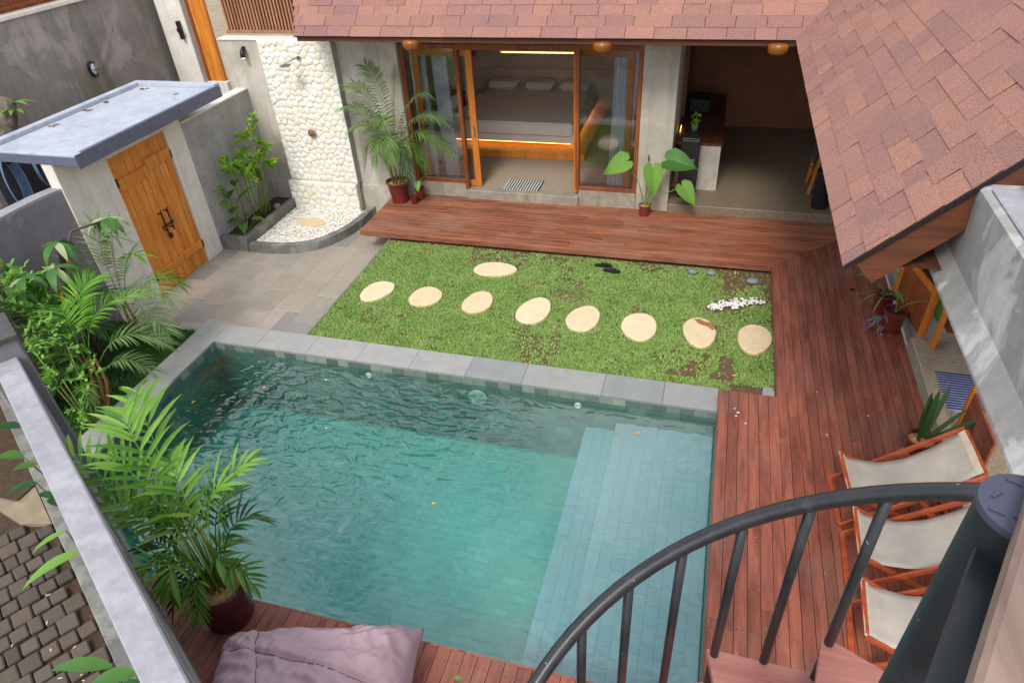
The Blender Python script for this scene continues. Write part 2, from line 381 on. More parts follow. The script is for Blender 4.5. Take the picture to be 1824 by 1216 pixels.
# pool tile
t = NT('pool_tile'); g = t.n("ShaderNodeNewGeometry"); oi = t.n("ShaderNodeObjectInfo")
rr = t.math('FRACT', t.math('ADD', g.outputs['Random Per Island'], oi.outputs['Random']))
base = t.ramp(rr, [(0.0, L(140,172,160)), (0.4, L(143,175,163)), (0.9, L(147,179,166)), (1.0, L(156,186,172))])
n = t.noise(t.coord(), 7, 5, 0.6); base = t.mix(0.3, base, t.ramp(n, [(0.3, 0.6), (0.65, 1.0)]), 'MULTIPLY')
M['pooltile'] = t.pbr(base, 0.5, t.bump(n, 0.15, 0.01))
M['shelfgrout'] = m_plain('shelf_grout', L(140,155,159), 0.9, amt=.02)
M['poolgrout'] = m_plain('pool_grout', L(132,164,152), 0.9)
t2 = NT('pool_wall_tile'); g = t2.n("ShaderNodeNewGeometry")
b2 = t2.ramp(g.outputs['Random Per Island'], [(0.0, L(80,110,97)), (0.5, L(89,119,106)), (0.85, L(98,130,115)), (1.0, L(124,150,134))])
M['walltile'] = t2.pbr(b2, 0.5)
t2 = NT('shelf_tile'); b2 = t2.ramp(t2.rnd(), [(0.0, L(138,154,158)), (0.5, L(141,156,160)), (0.9, L(144,159,161)), (1.0, L(150,152,150))])
n = t2.noise(t2.coord(rnd=True), 6, 6, 0.65); b2 = t2.mix(0.35, b2, t2.ramp(n, [(0.3, 0.65), (0.65, 1.0)]), 'MULTIPLY'); M['shelftile'] = t2.pbr(b2, 0.5)
M['poolfloor'] = m_plain('pool_floor_render', L(96,140,124), 0.9, nscale=3, amt=0.15)

# water: fresnel mirror over clear, with an absorbing body
t = NT('pool_water')
co = t.coord((1, 1, 1)); n1 = t.noise(co, 2.2, 3, 0.5, 0.8); n2 = t.noise(t.coord((1.0, 1.9, 1)), 3.8, 1.5, 0.5, 1.2)
sub = t.n("ShaderNodeVectorMath", operation='DISTANCE'); tc = t.n("ShaderNodeTexCoord"); t.l(tc.outputs['Object'], sub.inputs[0]); sub.inputs[1].default_value = (-4.0, 5.2, 0)
warp = t.math('ADD', sub.outputs['Value'], t.math('MULTIPLY', n1, 0.35))
ring = t.math('SINE', t.math('MULTIPLY', warp, 26.0))
mask = t.ramp(t.math('DIVIDE', sub.outputs['Value'], 3.4), [(0.0, 1.0), (0.32, 0.55), (0.58, 0.12), (0.82, 0.01)])
h = t.math('ADD', t.math('MULTIPLY', n2, t.math('ADD', t.math('MULTIPLY', mask, 1.5), 0.02)), t.math('MULTIPLY', t.math('MULTIPLY', ring, 0.10), mask))
h = t.math('ADD', h, t.math('MULTIPLY', n1, 0.06))
bp = t.bump(h, 1.0, 0.045)
tr = t.n("ShaderNodeBsdfTransparent"); tr.inputs[0].default_value = (0.95, 0.98, 0.98, 1)
gl = t.n("ShaderNodeBsdfGlossy"); gl.inputs['Roughness'].default_value = 0.04; t.l(bp, gl.inputs['Normal'])
gg = t.n("ShaderNodeNewGeometry"); dt = t.n("ShaderNodeVectorMath", operation='DOT_PRODUCT'); t.l(gg.outputs['Incoming'], dt.inputs[0]); t.l(bp, dt.inputs[1])
cs = t.math('SUBTRACT', 1.0, t.math('ABSOLUTE', dt.outputs['Value'])); cs = t.math('MAXIMUM', cs, 0.0)
fre = t.math('ADD', 0.13, t.math('MULTIPLY', 0.87, t.math('POWER', cs, 5.0)))
spz = t.n('ShaderNodeSeparateXYZ'); t.l(tc.outputs['Object'], spz.inputs[0]); fre = t.math('MULTIPLY', fre, t.math('GREATER_THAN', spz.outputs[2], -0.131))   # only the free surface mirrors
mx = t.n("ShaderNodeMixShader"); t.l(fre, mx.inputs[0]); t.l(tr.outputs[0], mx.inputs[1]); t.l(gl.outputs[0], mx.inputs[2]); t.l(mx.outputs[0], t.out.inputs[0])
va = t.n("ShaderNodeVolumeAbsorption"); va.inputs[0].default_value = (0.05, 0.875, 0.84, 1); va.inputs[1].default_value = 0.86
t.l(va.outputs[0], t.out.inputs['Volume'])
M['water'] = t.m

rng = random.Random(7)

# ================================================================== SETTING
# diagonal boundary wall line (inner foot): n . p = c
WD = Vector((0.8476, -0.5306)).normalized(); WN = Vector((-WD.y, WD.x))
WP = Vector((-5.715, 3.372))
WC = WN.dot(WP)
def wall_y(x): return (WC - WN.x * x) / WN.y

# ground far and wide (street level outside the plot)
MB().raw([(-60,-60,-0.62),(60,-60,-0.62),(60,60,-0.62),(-60,60,-0.62)], [(0,1,2,3)])
g = MB().box(-60, -6.9, -60, 60, -3.0, -2.9); 
gb = MB()
# ring of ground round the pool hole
for (x0,x1,y0,y1) in ((-60,-8.5,-60,60),(3.0,60,-60,60),(-8.5,3.0,12.5,60),(-8.5,3.0,-60,-2.0)):
    gb.raw([(x0,y0,-0.62),(x1,y0,-0.62),(x1,y1,-0.62),(x0,y1,-0.62)], [(0,1,2,3)])
tag(gb.build('ground', M['sand']), kind='structure')

# ---- street side of the diagonal wall
sg = MB(); o_ = WP - WN * 0.24
A = o_ - WD * 3.2; B_ = o_ + WD * 6.5
sg.raw([(*A, -0.14), (*B_, -0.14), (*(B_ - WN * 4.5), -0.14), (*(A - WN * 4.5), -0.14)], [(0, 3, 2, 1)])
street = sg.build('street_ground', M['soil']); tag(street, kind='structure')
def wpt(s, d, z=0): p = WP + WD * s - WN * d; return Vector((p.x, p.y, z))
k = MB(); k.bar(wpt(-3.0, 0.42, -0.085), wpt(6.5, 0.42, -0.085), 0.15, 0.10, bev=0.01)
k_ = k.build('kerb', M['kerb'], street)
pv = empty('street_paving'); tag(pv, kind='structure'); pr_ = random.Random(3)
sl = MB(); 
sl.prism([tuple((wpt(-3.0, 0.51)).xy), tuple(wpt(-.22, 0.51).xy), tuple(wpt(-.45, .75).xy), tuple(wpt(-.9, .9).xy), tuple(wpt(-1.6, 2.6).xy), tuple(wpt(-3, 2.8).xy)], -0.135, -0.085)
sl.build('concrete_slab', M['sand'], pv)
# mossy pavers
brs = []
for kk in range(3):
    w = (0.165, 0.11, 0.14)[kk]; l = (0.175, 0.165, 0.14)[kk]
    mb = MB().box(-w/2, w/2, -l/2, l/2, -0.05, 0.0, 0.012)
    ob = mb.build('paver', M['brick'], pv); brs.append(ob)
used = [False] * 3
s = -1.3
rowi = 0
while s < 5.0:
    l = 0.180; d = 0.515 + (0.1 if rowi % 2 else 0)
    while d < 2.9:
        kk = pr_.choice((0, 0, 1, 2)); w = (0.165, 0.11, 0.14)[kk]
        if s > -.2 - .75 * (d - .5):
            p = wpt(s, d + w/2, -0.088 + pr_.uniform(-0.008, 0.006)); rz = math.atan2(-WN.y, -WN.x) + pr_.uniform(-0.04, 0.04)
            rot = (pr_.uniform(-0.03, 0.03), pr_.uniform(-0.03, 0.03), rz)
            if not used[kk]:
                brs[kk].location = p; brs[kk].rotation_euler = rot; used[kk] = True
            else: inst(brs[kk], pv, p, rot)
        d += w + 0.010
    s += l + 0.008; rowi += 1

# ---- diagonal boundary wall
bw = empty('boundary_wall', (WP.x, WP.y, 0)); tag(bw, 'long grey rendered boundary wall with a whitish flat top running diagonally beside the pool', 'wall')
def wl(name, mat, z0, z1, d0, d1, s0, s1, bev=0.01, label=None):
    mb = MB(); a = WP + WD * s0 - WN * ((d0 + d1) / 2) - Vector((WP.x, WP.y)); b = WP + WD * s1 - WN * ((d0 + d1) / 2) - Vector((WP.x, WP.y))
    mb.bar((a.x, a.y, (z0 + z1) / 2), (b.x, b.y, (z0 + z1) / 2), abs(d1 - d0), z1 - z0, bev=bev)
    return mb.build(name, mat, bw, label=label)
wl('wall_body', M['curved'], -0.62, 1.86, 0.0, 0.185, -0.1, 7.2, 0.0)
wl('wall_cap', M['cap'], 1.86, 1.905, -0.004, 0.19, -0.1, 7.2, 0.012)
p = WP - Vector((WP.x, WP.y)) + WD * -0.35 - WN * 0.09
mb = MB().box(-0.24, 0.24, -0.16, 0.16, -0.62, 2.06, 0.01, Matrix.Translation((p.x, p.y, 0)) @ Matrix.Rotation(math.atan2(WD.y, WD.x), 4, 'Z'))
mb.build('pillar', M['curved'], bw)
mb = MB().box(-0.26, 0.26, -0.18, 0.18, 2.06, 2.11, 0.006, Matrix.Translation((p.x, p.y, 0)) @ Matrix.Rotation(math.atan2(WD.y, WD.x), 4, 'Z'))
mb.build('pillar_cap', m_plain('weathered_dark_cap', L(84,82,80), 0.8, nscale=6, amt=0.3), bw)

# ---- pool basin
PX0, PX1, PY0, PY1 = -6.386, 0.43, 2.69, 6.195
xcut = lambda y: WP.x + (WC - WN.y * y - WN.x * WP.x) / WN.x   # x of the wall foot at a given y
pool = empty('swimming_pool', (PX0, PY0, 0)); tag(pool, kind='structure')
def P(o): return o
pb = MB(); Z0 = -1.20
ycut = wall_y(PX0)
poly = [(PX0 - 0.0, PY1), (PX1, PY1), (PX1, PY0), (xcut(PY0), PY0), (PX0, ycut)]
off = Vector((PX0, PY0, 0))
def offp(pl): return [(x - off.x, y - off.y) for x, y in pl]
pl = offp(poly)
pb.raw([(x, y, Z0) for x, y in pl], [tuple(range(len(pl)))[::-1]])
pb.build('floor', M['poolgrout'], pool)
pb = MB()
for i in range(len(pl)):
    a, b = pl[i], pl[(i+1) % len(pl)]
    pb.raw([(a[0], a[1], Z0), (b[0], b[1], Z0), (b[0], b[1], -0.04), (a[0], a[1], -0.04)], [(0, 1, 2, 3)])
pb.build('side_wall', M['poolgrout'], pool)
# floor tiles (too many to lift one by one): bonded rows joined
tf = MB()
def tile_xy(x0, x1, y0, y1, z, w, l, mb, keep=None, r=random.Random(5)):
    row = 0; y = y0
    while y < y1 - 0.02:
        x = x0 - (w/2 if row % 2 else 0)
        while x < x1 - 0.01:
            a = max(x, x0) + 0.002; b = min(x + w, x1) - 0.002; yb = min(y + l, y1) - 0.002
            if b - a > 0.02 and (keep is None or keep((a+b)/2, (y+yb)/2)):
                zz = z + r.uniform(0, 0.004); mb.raw([(a, y+0.002, zz), (b, y+0.002, zz), (b, yb, zz), (a, yb, zz)], [(0, 1, 2, 3)])
            x += w
        y += l; row += 1
ins = lambda x, y: (Vector((x + off.x, y + off.y)).dot(WN) > WC + 0.02)
tile_xy(0, -1.1 - PX0, 0, PY1 - PY0, Z0 + 0.004, 0.20, 0.10, tf, ins)
tag(tf.build('floor_tiles', M['pooltile'], pool), kind='stuff')
# far and left wall tiles below the water line
tf = MB(); r5 = random.Random(9)
for rowz in range(10):
    zt = -0.15 - rowz * 0.1; x = 0 - (0.1 if rowz % 2 else 0)
    while x < PX1 - PX0:
        a = max(0, x) + 0.002; b = min(x + 0.2, PX1 - PX0) - 0.002; yy = PY1 - PY0 - 0.004 - r5.uniform(0, 0.003)
        if b > a: tf.raw([(a, yy, zt - 0.096), (b, yy, zt - 0.096), (b, yy, zt), (a, yy, zt)], [(0, 1, 2, 3)])
        x += 0.2
    y = ycut - PY0 - (0.1 if rowz % 2 else 0)
    while y < PY1 - PY0:
        a = max(ycut - PY0, y) + 0.002; b = min(y + 0.2, PY1 - PY0) - 0.002; xx = 0.004 + r5.uniform(0, 0.003)
        if b > a: tf.raw([(xx, a, zt - 0.096), (xx, b, zt - 0.096), (xx, b, zt), (xx, a, zt)], [(0, 3, 2, 1)])
        y += 0.2
tag(tf.build('wall_tiles', M['walltile'], pool), kind='stuff')
# one row of lifted tiles at the water line, each its own piece
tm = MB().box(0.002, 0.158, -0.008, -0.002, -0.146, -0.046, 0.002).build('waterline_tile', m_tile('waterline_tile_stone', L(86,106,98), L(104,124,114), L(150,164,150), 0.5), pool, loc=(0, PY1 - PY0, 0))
for i in range(1, 43):
    inst(tm, pool, (i * 0.16, PY1 - PY0 - rng.uniform(0, 0.002), 0))
for i in range(14):
    inst(tm, pool, (0, ycut - PY0 + i * 0.16 + 0.05, 0), (0, 0, -math.pi/2 + math.pi))
for o in list(pool.children):
    if o.name.startswith('waterline_tile') and abs(o.rotation_euler.z) > 0.1: o.rotation_euler.z = math.pi/2; o.location.x = 0.0; o.scale.y = 1; o.location.x = -0.0
for o in list(pool.children):
    if o.name.startswith('waterline_tile') and abs(o.rotation_euler.z) > 0.1: o.scale.y = 1; o.location = (0.010 - 0.010, o.location.y, 0); 
# shallow shelf with one step
sh = MB().box(-1.1 - PX0, -0.72 - PX0, 0, PY1 - PY0 - 0.01, Z0, -0.56, 0.004).build('shelf_step', M['shelfgrout'], pool)
sh = MB().box(-0.72 - PX0, PX1 - PX0 - 0.004, 0, PY1 - PY0 - 0.01, Z0, -0.42, 0.004).build('shelf', M['shelfgrout'], pool)
for kx, (x0, x1, z) in enumerate(((-1.1, -0.72, -0.556), (-0.72, 0.42, -0.416))):
    w, l = (0.19, 0.20)
    wid = (x1 - x0) / (3 if kx == 0 else 9)
    tmm = MB().box(0.0012, wid - 0.0012, 0.0012, l - 0.0012, -0.004, 0.003, 0.001)
    src = None; ny = 17
    for i in range(3 if kx == 0 else 9):
        for j in range(-1, ny + 1):
            yy = j * l + (l / 2 if i % 2 else 0)
            if yy < 0 or yy + l > PY1 - PY0: continue
            if src is None: src = tmm.build('shelf_tile', M['shelftile'], pool, loc=(x0 - PX0 + i * wid, yy, z))
            else: inst(src, pool, (x0 - PX0 + i * wid, yy, z + rng.uniform(-0.001, 0.002)))
# water body
wb = MB(); WZ = -0.128
e = 0.012
wpoly = [(PX0 + e, PY1 - e), (PX1 - e, PY1 - e), (PX1 - e, PY0 + e), (xcut(PY0) + 0.03, PY0 + e), (PX0 + e, ycut + 0.02)]
wb.prism(wpoly, Z0 + 0.012, WZ)
tag(wb.build('pool_water', M['water']), kind='structure')

# ---- coping slabs
cp = empty('pool_coping', (0, 0, 0)); tag(cp, kind='structure')
xs = [-6.39, -5.72, -4.93, -4.18, -3.42, -2.66, -1.92, -0.92, -0.20, 0.432]
for a, b in zip(xs[:-1], xs[1:]):
    MB().box(a + 0.0015, b - 0.0015, 6.180, 6.585, -0.04, rng.uniform(-0.001, 0.001), 0.003).build('coping_slab', M['coping'], cp)
MB().box(-6.78, -6.3915, 6.25, 6.585, -0.04, 0.0, 0.003).build('coping_slab', M['coping'], cp)
ys = [3.6, 4.2, 4.95, 5.6, 6.2485]
for a, b in zip(ys[:-1], ys[1:]):
    a2 = max(a, wall_y(-6.58) - 0.2); 
    if b > a2: MB().box(-6.78, -6.372, a2 + 0.0015, b - 0.0015, -0.04, rng.uniform(-0.001, 0.001), 0.003).build('coping_slab', M['coping'], cp)
# substrate under coping & lawn
sub = MB().box(-6.77, 0.43, 6.196, 6.58, -0.6, -0.041); sub.box(-6.77, -6.387, 3.9, 6.195, -0.6, -0.041)
sub.build('coping_bed', M['kerb'], cp)

# ---- lawn ground
lw = MB()
X0, X1, Y0, Y1 = -5.115, 1.2, 6.586, 9.75
nx, ny = 60, 32
for j in range(ny + 1):
    for i in range(nx + 1):
        x = X0 + (X1 - X0) * i / nx; y = Y0 + (Y1 - Y0) * j / ny
        lw.v.append((x, y, -0.035 + 0.02 * noise.noise(Vector((x * 1.5, y * 1.5, 0)))))
for j in range(ny):
    for i in range(nx):
        a = j * (nx + 1) + i; lw.f.append((a, a + 1, a + nx + 2, a + nx + 1))
lw.box(X0 - 0.01, X0, Y0, Y1, -0.5, -0.03)
tag(lw.build('lawn_ground', M['lawnsoil'], smooth=False), kind='structure')
MB().box(-5.16, -5.122, 6.586, 9.9, -0.6, -0.012, 0.004).build('lawn_edge', M['kerb'], None)['kind'] = 'structure'

stones = [(-4.63,7.841,.22,.30,-20,'first'),(-3.837,7.833,.23,.28,-30,''),(-3.017,7.836,.22,.29,-25,''),(-2.156,7.779,.24,.33,-12,''),(-1.432,7.721,.22,.33,-5,''),(-0.652,7.684,.23,.34,0,''),(0.14,7.709,.22,.33,5,''),(0.839,7.696,.22,.32,0,''),(-3.045,8.79,.33,.215,8,'')]
def in_stone(x, y):
    for (sx, sy, a, b, *_q) in stones:
        if ((x - sx) / (a)) ** 2 + ((y - sy) / (b)) ** 2 < 0.93: return True
    return False
PEB = [(0.32,8.37,.12),(0.48,8.48,.14),(0.65,8.56,.15),(0.85,8.62,.13),(0.55,8.45,.14)]
def in_peb(x, y): return any((x-a)**2/(r*1.3)**2 + (y-b)**2/(r*.8)**2 < 1 for a, b, r in PEB)
def grass_mesh(name, region, count, h, w, mat, seed, cover, zb=-0.03, kind_label=None):
    rs = np.random.RandomState(seed); x0, x1, y0, y1 = region
    xs_ = rs.uniform(x0, x1, count); ys_ = rs.uniform(y0, y1, count); keep = []
    for i in range(count):
        if cover(xs_[i], ys_[i], rs.rand()): keep.append(i)
    keep = np.array(keep); n = len(keep); X = xs_[keep]; Y = ys_[keep]
    bl = 5
    V = np.zeros((n * bl * 3, 3)); ang = rs.uniform(0, 2*np.pi, (n, bl)); lean = rs.uniform(0.35, 1.0, (n, bl)); ln = h * rs.uniform(0.6, 1.3, (n, bl)); ww = w * rs.uniform(0.7, 1.3, (n, bl))
    for b in range(bl):
        bx = X + rs.uniform(-.012, .012, n); by = Y + rs.uniform(-.012, .012, n)
        ca, sa = np.cos(ang[:, b]), np.sin(ang[:, b])
        tipx = bx + ca * ln[:, b] * lean[:, b]; tipy = by + sa * ln[:, b] * lean[:, b]; tipz = zb + 0.006 + ln[:, b] * (1.15 - lean[:, b]) * 0.9
        base = np.arange(n) * bl * 3 + b * 3
        V[base] = np.stack([bx - sa * ww[:, b], by + ca * ww[:, b], np.full(n, zb)], 1)
        V[base + 1] = np.stack([bx + sa * ww[:, b], by - ca * ww[:, b], np.full(n, zb)], 1)
        V[base + 2] = np.stack([tipx, tipy, tipz], 1)
    me = bpy.data.meshes.new(name); nf = n * bl
    me.vertices.add(nf * 3); me.vertices.foreach_set('co', V.ravel()); me.loops.add(nf * 3); me.loops.foreach_set('vertex_index', np.arange(nf * 3, dtype=np.int32))
    me.polygons.add(nf); me.polygons.foreach_set('loop_start', np.arange(nf, dtype=np.int32) * 3); me.update(calc_edges=True); me.validate()
    me.materials.append(mat); o = bpy.data.objects.new(name, me); link(o); tag(o, kind_label, 'grass', kind='stuff'); return o
def cov(x, y, r):
    if in_stone(x, y) or in_peb(x, y): return False
    v = noise.noise(Vector((x * 1.3 + 3, y * 1.3, 1.3))) * 0.6 + noise.noise(Vector((x * 5, y * 5, 4))) * 0.5
    bare = 0.0
    if x > 0.4 and y > 8.6: bare = 0.35
    if abs(x - 0.1) < .5 and abs(y - 7.0) < .25: bare = 0.4
    if y < 6.72 and x > 0.55: bare = 0.5
    if y > 9.2: bare = max(bare, 0.15)
    return r < (0.97 - bare if v > -0.27 + bare * 0.9 else 0.28 - bare * 0.6)
grass_mesh('lawn_grass', (-5.145, 1.058, 6.575, 9.42), 70000, 0.036, 0.0062, M['grass'], 11, cov, kind_label='short patchy creeping grass of the lawn between pool and house deck')

# ---- stepping stones
gst = 'round sandstone stepping stones set in the lawn'
ords = ['nearest the grey paving at the left end of the row', 'second from the grey paving in the row', 'third from the grey paving, below the lone oval slab', 'fourth from the grey paving in the row', 'fifth from the grey paving in the row', 'sixth from the grey paving, in front of the two slippers', 'with a reddish soiled corner, second from the deck', 'last of the row beside the red deck edge', None]
for i, (sx, sy, a, b, rot, _q) in enumerate(stones):
    r6 = random.Random(40 + i); n = 26; pts = []
    for k in range(n):
        th = 2 * math.pi * k / n; rr = 1 + 0.05 * math.sin(2 * th + i * 1.7) + 0.035 * math.sin(3 * th + i) + r6.uniform(-.018, .018)
        px_, py_ = a * rr * math.cos(th) * 1.0, b * rr * math.sin(th) * 1.0; c_, s_ = math.cos(R(rot * 0.6)), math.sin(R(rot * 0.6))
        pts.append((px_ * c_ - py_ * s_, px_ * s_ + py_ * c_))
    mb = MB(); mb.v += [(x, y, -0.06) for x, y in pts] + [(x, y, 0.004) for x, y in pts] + [(x * .96, y * .96, 0.012) for x, y in pts]
    for k in range(n):
        k2 = (k + 1) % n; mb.f += [(k, k2, n + k2, n + k), (n + k, n + k2, 2*n + k2, 2*n + k)]
    mb.f.append(tuple(2*n + k for k in range(n)))
    o = mb.build('stepping_stone', M['step'], None, loc=(sx, sy, 0))
    tag(o, ('pale round sandstone stepping stone, ' + ords[i]) if ords[i] else 'wide oval sandstone stepping stone lying alone nearer the house deck', 'stepping stone', gst)
# soiled patch on the seventh stone
pts = [(0.14 + 0.05, 7.95), (0.3, 7.93), (0.335, 7.80), (0.30, 7.76), (0.24, 7.83), (0.12, 7.88), (0.05, 7.97), (0.12, 8.0)]
MB().prism([(x, y) for x, y in pts], 0.0122, 0.016).build('dirt_patch', m_plain('reddish_dirt', L(176,122,84), 0.95, nscale=30, amt=0.4), bpy.data.objects['stepping_stone.006']).matrix_parent_inverse = Matrix.Translation((-0.14, -7.709, 0))

# white pebbles and grey stones
pb = MB(); r8 = random.Random(8)
def pebble(mb, x, y, z, r, q=r8):
    sx, sy, sz = r * q.uniform(.8, 1.3), r * q.uniform(.7, 1.1), r * q.uniform(.5, .8); a = q.uniform(0, 3.14)
    vs = []
    for (rr, zz) in ((0.0, -1), (0.8, -0.5), (1.0, 0.05), (0.7, 0.7), (0.0, 1.0)):
        if rr == 0: vs.append((x, y, z + zz * sz)); continue
        for k in range(6):
            th = a + k * math.pi / 3; vs.append((x + rr * sx * math.cos(th) * q.uniform(.9, 1.1), y + rr * sy * math.sin(th) * q.uniform(.9, 1.1), z + zz * sz))
    f = []
    for k in range(6):
        k2 = (k + 1) % 6; f += [(0, 1 + k2, 1 + k), (1 + k, 1 + k2, 7 + k2, 7 + k), (7 + k, 7 + k2, 13 + k2, 13 + k), (13 + k, 13 + k2, 19)]
    mb.raw(vs, f)
tP = NT('white_pebbles'); gg = tP.n("ShaderNodeNewGeometry"); tP.pbr(tP.ramp(gg.outputs['Random Per Island'], [(0, L(236,236,230)), (0.7, L(226,222,212)), (0.92, L(196,190,180)), (1.0, L(170,160,150))]), 0.7)
M['pebbles'] = tP.m
for i in range(210):
    a, b, r_r = r8.choice(PEB); th = r8.uniform(0, 6.28); d = math.sqrt(r8.random())
    pebble(pb, a + d * r_r * 1.0 * math.cos(th), b + d * r_r * .62 * math.sin(th), -0.015 + r8.uniform(0, .02), 0.018)
tag(pb.build('pebble_patch', M['pebbles']), 'small patch of white pebbles scattered on the lawn near the deck corner', 'pebbles', kind='stuff')
for (x, y, r_, lab) in ((-0.046, 9.25, 0.062, 'left one of two flat grey stones at the foot of the house deck'), (0.224, 9.26, 0.058, 'right one of two flat grey stones at the foot of the house deck'), (0.82, 9.14, 0.075, 'larger grey river stone on bare soil behind the white pebbles')):
    mb = MB(); mb.lathe([(r_*.7, -.02), (r_, -.005), (r_*1.02, .02), (r_*.85, .045), (r_*.4, .055), (0.002, .057)], 16)
    o = mb.build('river_stone', M['grey'], None, True, (x, y, 0), auto=50); o.scale = (1.15, .8, .8); tag(o, lab, 'stone', 'grey river stones on the lawn')
o = MB().prism([(0.905, 6.46), (1.045, 6.455), (1.055, 6.62), (1.03, 6.69), (0.93, 6.68)], -0.03, 0.03).build('stone_slab_piece', M['coping']); tag(o, 'small square grey-green stone slab in the lawn corner against the red deck', 'stone slab')
# flip flops
def flipflop(loc, rz, lab):
    e_ = empty('flip_flop', loc, rz); tag(e_, lab, 'slipper', 'pair of black flip flops on the lawn')
    pts = []
    for k in range(24):
        th = 2*math.pi*k/24; x = 0.135 * math.cos(th); w = 0.048 + 0.006 * math.cos(th) - 0.01 * math.exp(-((x + .02) / .05) ** 2); pts.append((x, w * math.sin(th)))
    MB().prism(pts, 0, 0.022).build('sole', M['dark'], e_)
    mb = MB(); mb.tube([(0.07, 0, .02), (0.06, 0, .045), (0.02, .03, .05), (-0.03, .046, .02)], .007, 6); mb.tube([(0.06, 0, .045), (0.02, -.03, .05), (-0.03, -.046, .02)], .007, 6)
    mb.build('strap', M['black'], e_, True)
flipflop((-1.40, 9.20, 0.0), R(6), 'far black rubber flip flop of the pair on the lawn near the deck')
flipflop((-1.25, 9.06, 0.0), R(-4), 'near black rubber flip flop of the pair on the lawn near the deck')

# ---- lower paved yard
yd = empty('yard_paving', (0, 0, 0)); tag(yd, kind='structure')
MB().raw([(-9.6, 6.30, -0.3045), (-5.12, 6.30, -0.3045), (-5.12, 11.3, -0.3045), (-9.6, 11.3, -0.3045)], [(0, 1, 2, 3)]).build('joint_bed', M['grout'], yd)
r9 = random.Random(21)
cols_x = [-8.33, -7.98, -7.52, -7.17, -6.72, -6.30, -5.80, -5.17]
for ci, (a, b) in enumerate(zip(cols_x[:-1], cols_x[1:])):
    y = 6.35 - r9.uniform(0, 0.4)
    while y < 10.6:
        l = r9.choice((0.45, 0.6, 0.75, 0.55)); y0 = max(y, 6.35); y1 = y + l
        if y1 > y0 + 0.05:
            sp = []
            if r9.random() < 0.25 and b - a > 0.4: mid = (a + b) / 2; sp = [(a, mid), (mid, b)]
            else: sp = [(a, b)]
            for (xa, xb) in sp:
                MB().box(xa + .004, xb - .004, y0 + .004, y1 - .004, -0.34, -0.30 + r9.uniform(-.002, .003), 0.003).build('paving_slab', M['pave'], yd)
        y = y1

# ---- planting beds ground
bd = MB()
bd.raw([(-8.6, 3.2, -0.06), (-6.781, 3.2, -0.06), (-6.781, 6.40, -0.06), (-8.6, 6.40, -0.06)], [(0, 1, 2, 3)])
bd.box(-8.6, -6.781, 6.33, 6.40, -0.6, -0.061)
tag(bd.build('bed_soil', M['soil']), kind='structure')
def cov2(x, y, r): return Vector((x, y)).dot(WN) > WC + 0.03 and r < (0.9 if noise.noise(Vector((x*2, y*2, 9))) > -0.35 else 0.3)
grass_mesh('ground_cover', (-8.3, -6.79, 3.9, 6.38), 17000, 0.06, 0.007, M['cover'], 12, cov2, zb=-0.05, kind_label='dense dark green ground cover in the bed left of the pool')

# ================================================================== DECK
deck = empty('wooden_deck', (0, 0, 0)); tag(deck, kind='structure')
ZD = 0.12; PW = 0.1035; rd = random.Random(31)
def plank_x(x0, x1, y0, w, z1=ZD, mat='deckx'):
    MB().box(x0 + .0015, x1 - .0015, y0 + .0025, y0 + w - .0025, z1 - 0.028, z1 + rd.uniform(-.0015, .0015), 0.003).build('plank', M[mat], deck)
def plank_y(x0, w, y0, y1, z1=ZD, mat='deck', ends=None):
    a, b = x0 + .0025, x0 + w - .0025
    ya0, ya1 = (y0, y0) ; yb0, yb1 = (y1, y1)
    if ends: ya0, ya1, yb0, yb1 = ends
    zz = z1 + rd.uniform(-.0015, .0015)
    vs = [(a, ya0, zz-.028), (b, ya1, zz-.028), (b, yb1, zz-.028), (a, yb0, zz-.028), (a, ya0, zz), (b, ya1, zz), (b, yb1, zz), (a, yb0, zz)]
    MB().raw(vs, [(0,3,2,1),(4,5,6,7),(0,1,5,4),(1,2,6,5),(2,3,7,6),(3,0,4,7)]).build('plank', M[mat], deck)
# front deck: boards along x, mitred into the right deck along (1.07,9.43)->(2.62,10.98)
YF = 9.43; XL = -5.68; XR = 1.072; MIT = XR - YF   # mitre: x = y + MIT
y = YF + 0.05; 
fr_n = 15; w = (11.03 - YF - 0.05) / fr_n
for i in range(fr_n):
    ya = y + i * w; xe = ya + w / 2 + MIT
    cuts = sorted([XL] + [XL + rd.uniform(1.2, 2.6) + k_ * 2.3 for k_ in range(2)] + [xe])
    cuts = [c for c in cuts if c <= xe]
    for a, b in zip(cuts[:-1], cuts[1:]):
        if b == xe:
            MB().raw([(a+.0015, ya+.0025, ZD-.028), (ya+MIT-.004, ya+.0025, ZD-.028), (ya+w+MIT-.004, ya+w-.0025, ZD-.028), (a+.0015, ya+w-.0025, ZD-.028),
                      (a+.0015, ya+.0025, ZD), (ya+MIT-.004, ya+.0025, ZD), (ya+w+MIT-.004, ya+w-.0025, ZD), (a+.0015, ya+w-.0025, ZD)], [(0,3,2,1),(4,5,6,7),(0,1,5,4),(1,2,6,5),(2,3,7,6),(3,0,4,7)]).build('plank', M['deckx'], deck)
        else: plank_x(a, b, ya, w)
MB().box(XL, XR + 0.02, YF - 0.0, YF + 0.048, ZD - 0.095, ZD + 0.001, 0.004).build('fascia', M['deckx'], deck)
MB().box(XL, XL + 0.03, YF + 0.05, 11.0, ZD - 0.095, ZD - 0.03, 0.003).build('fascia', M['deckx'], deck)
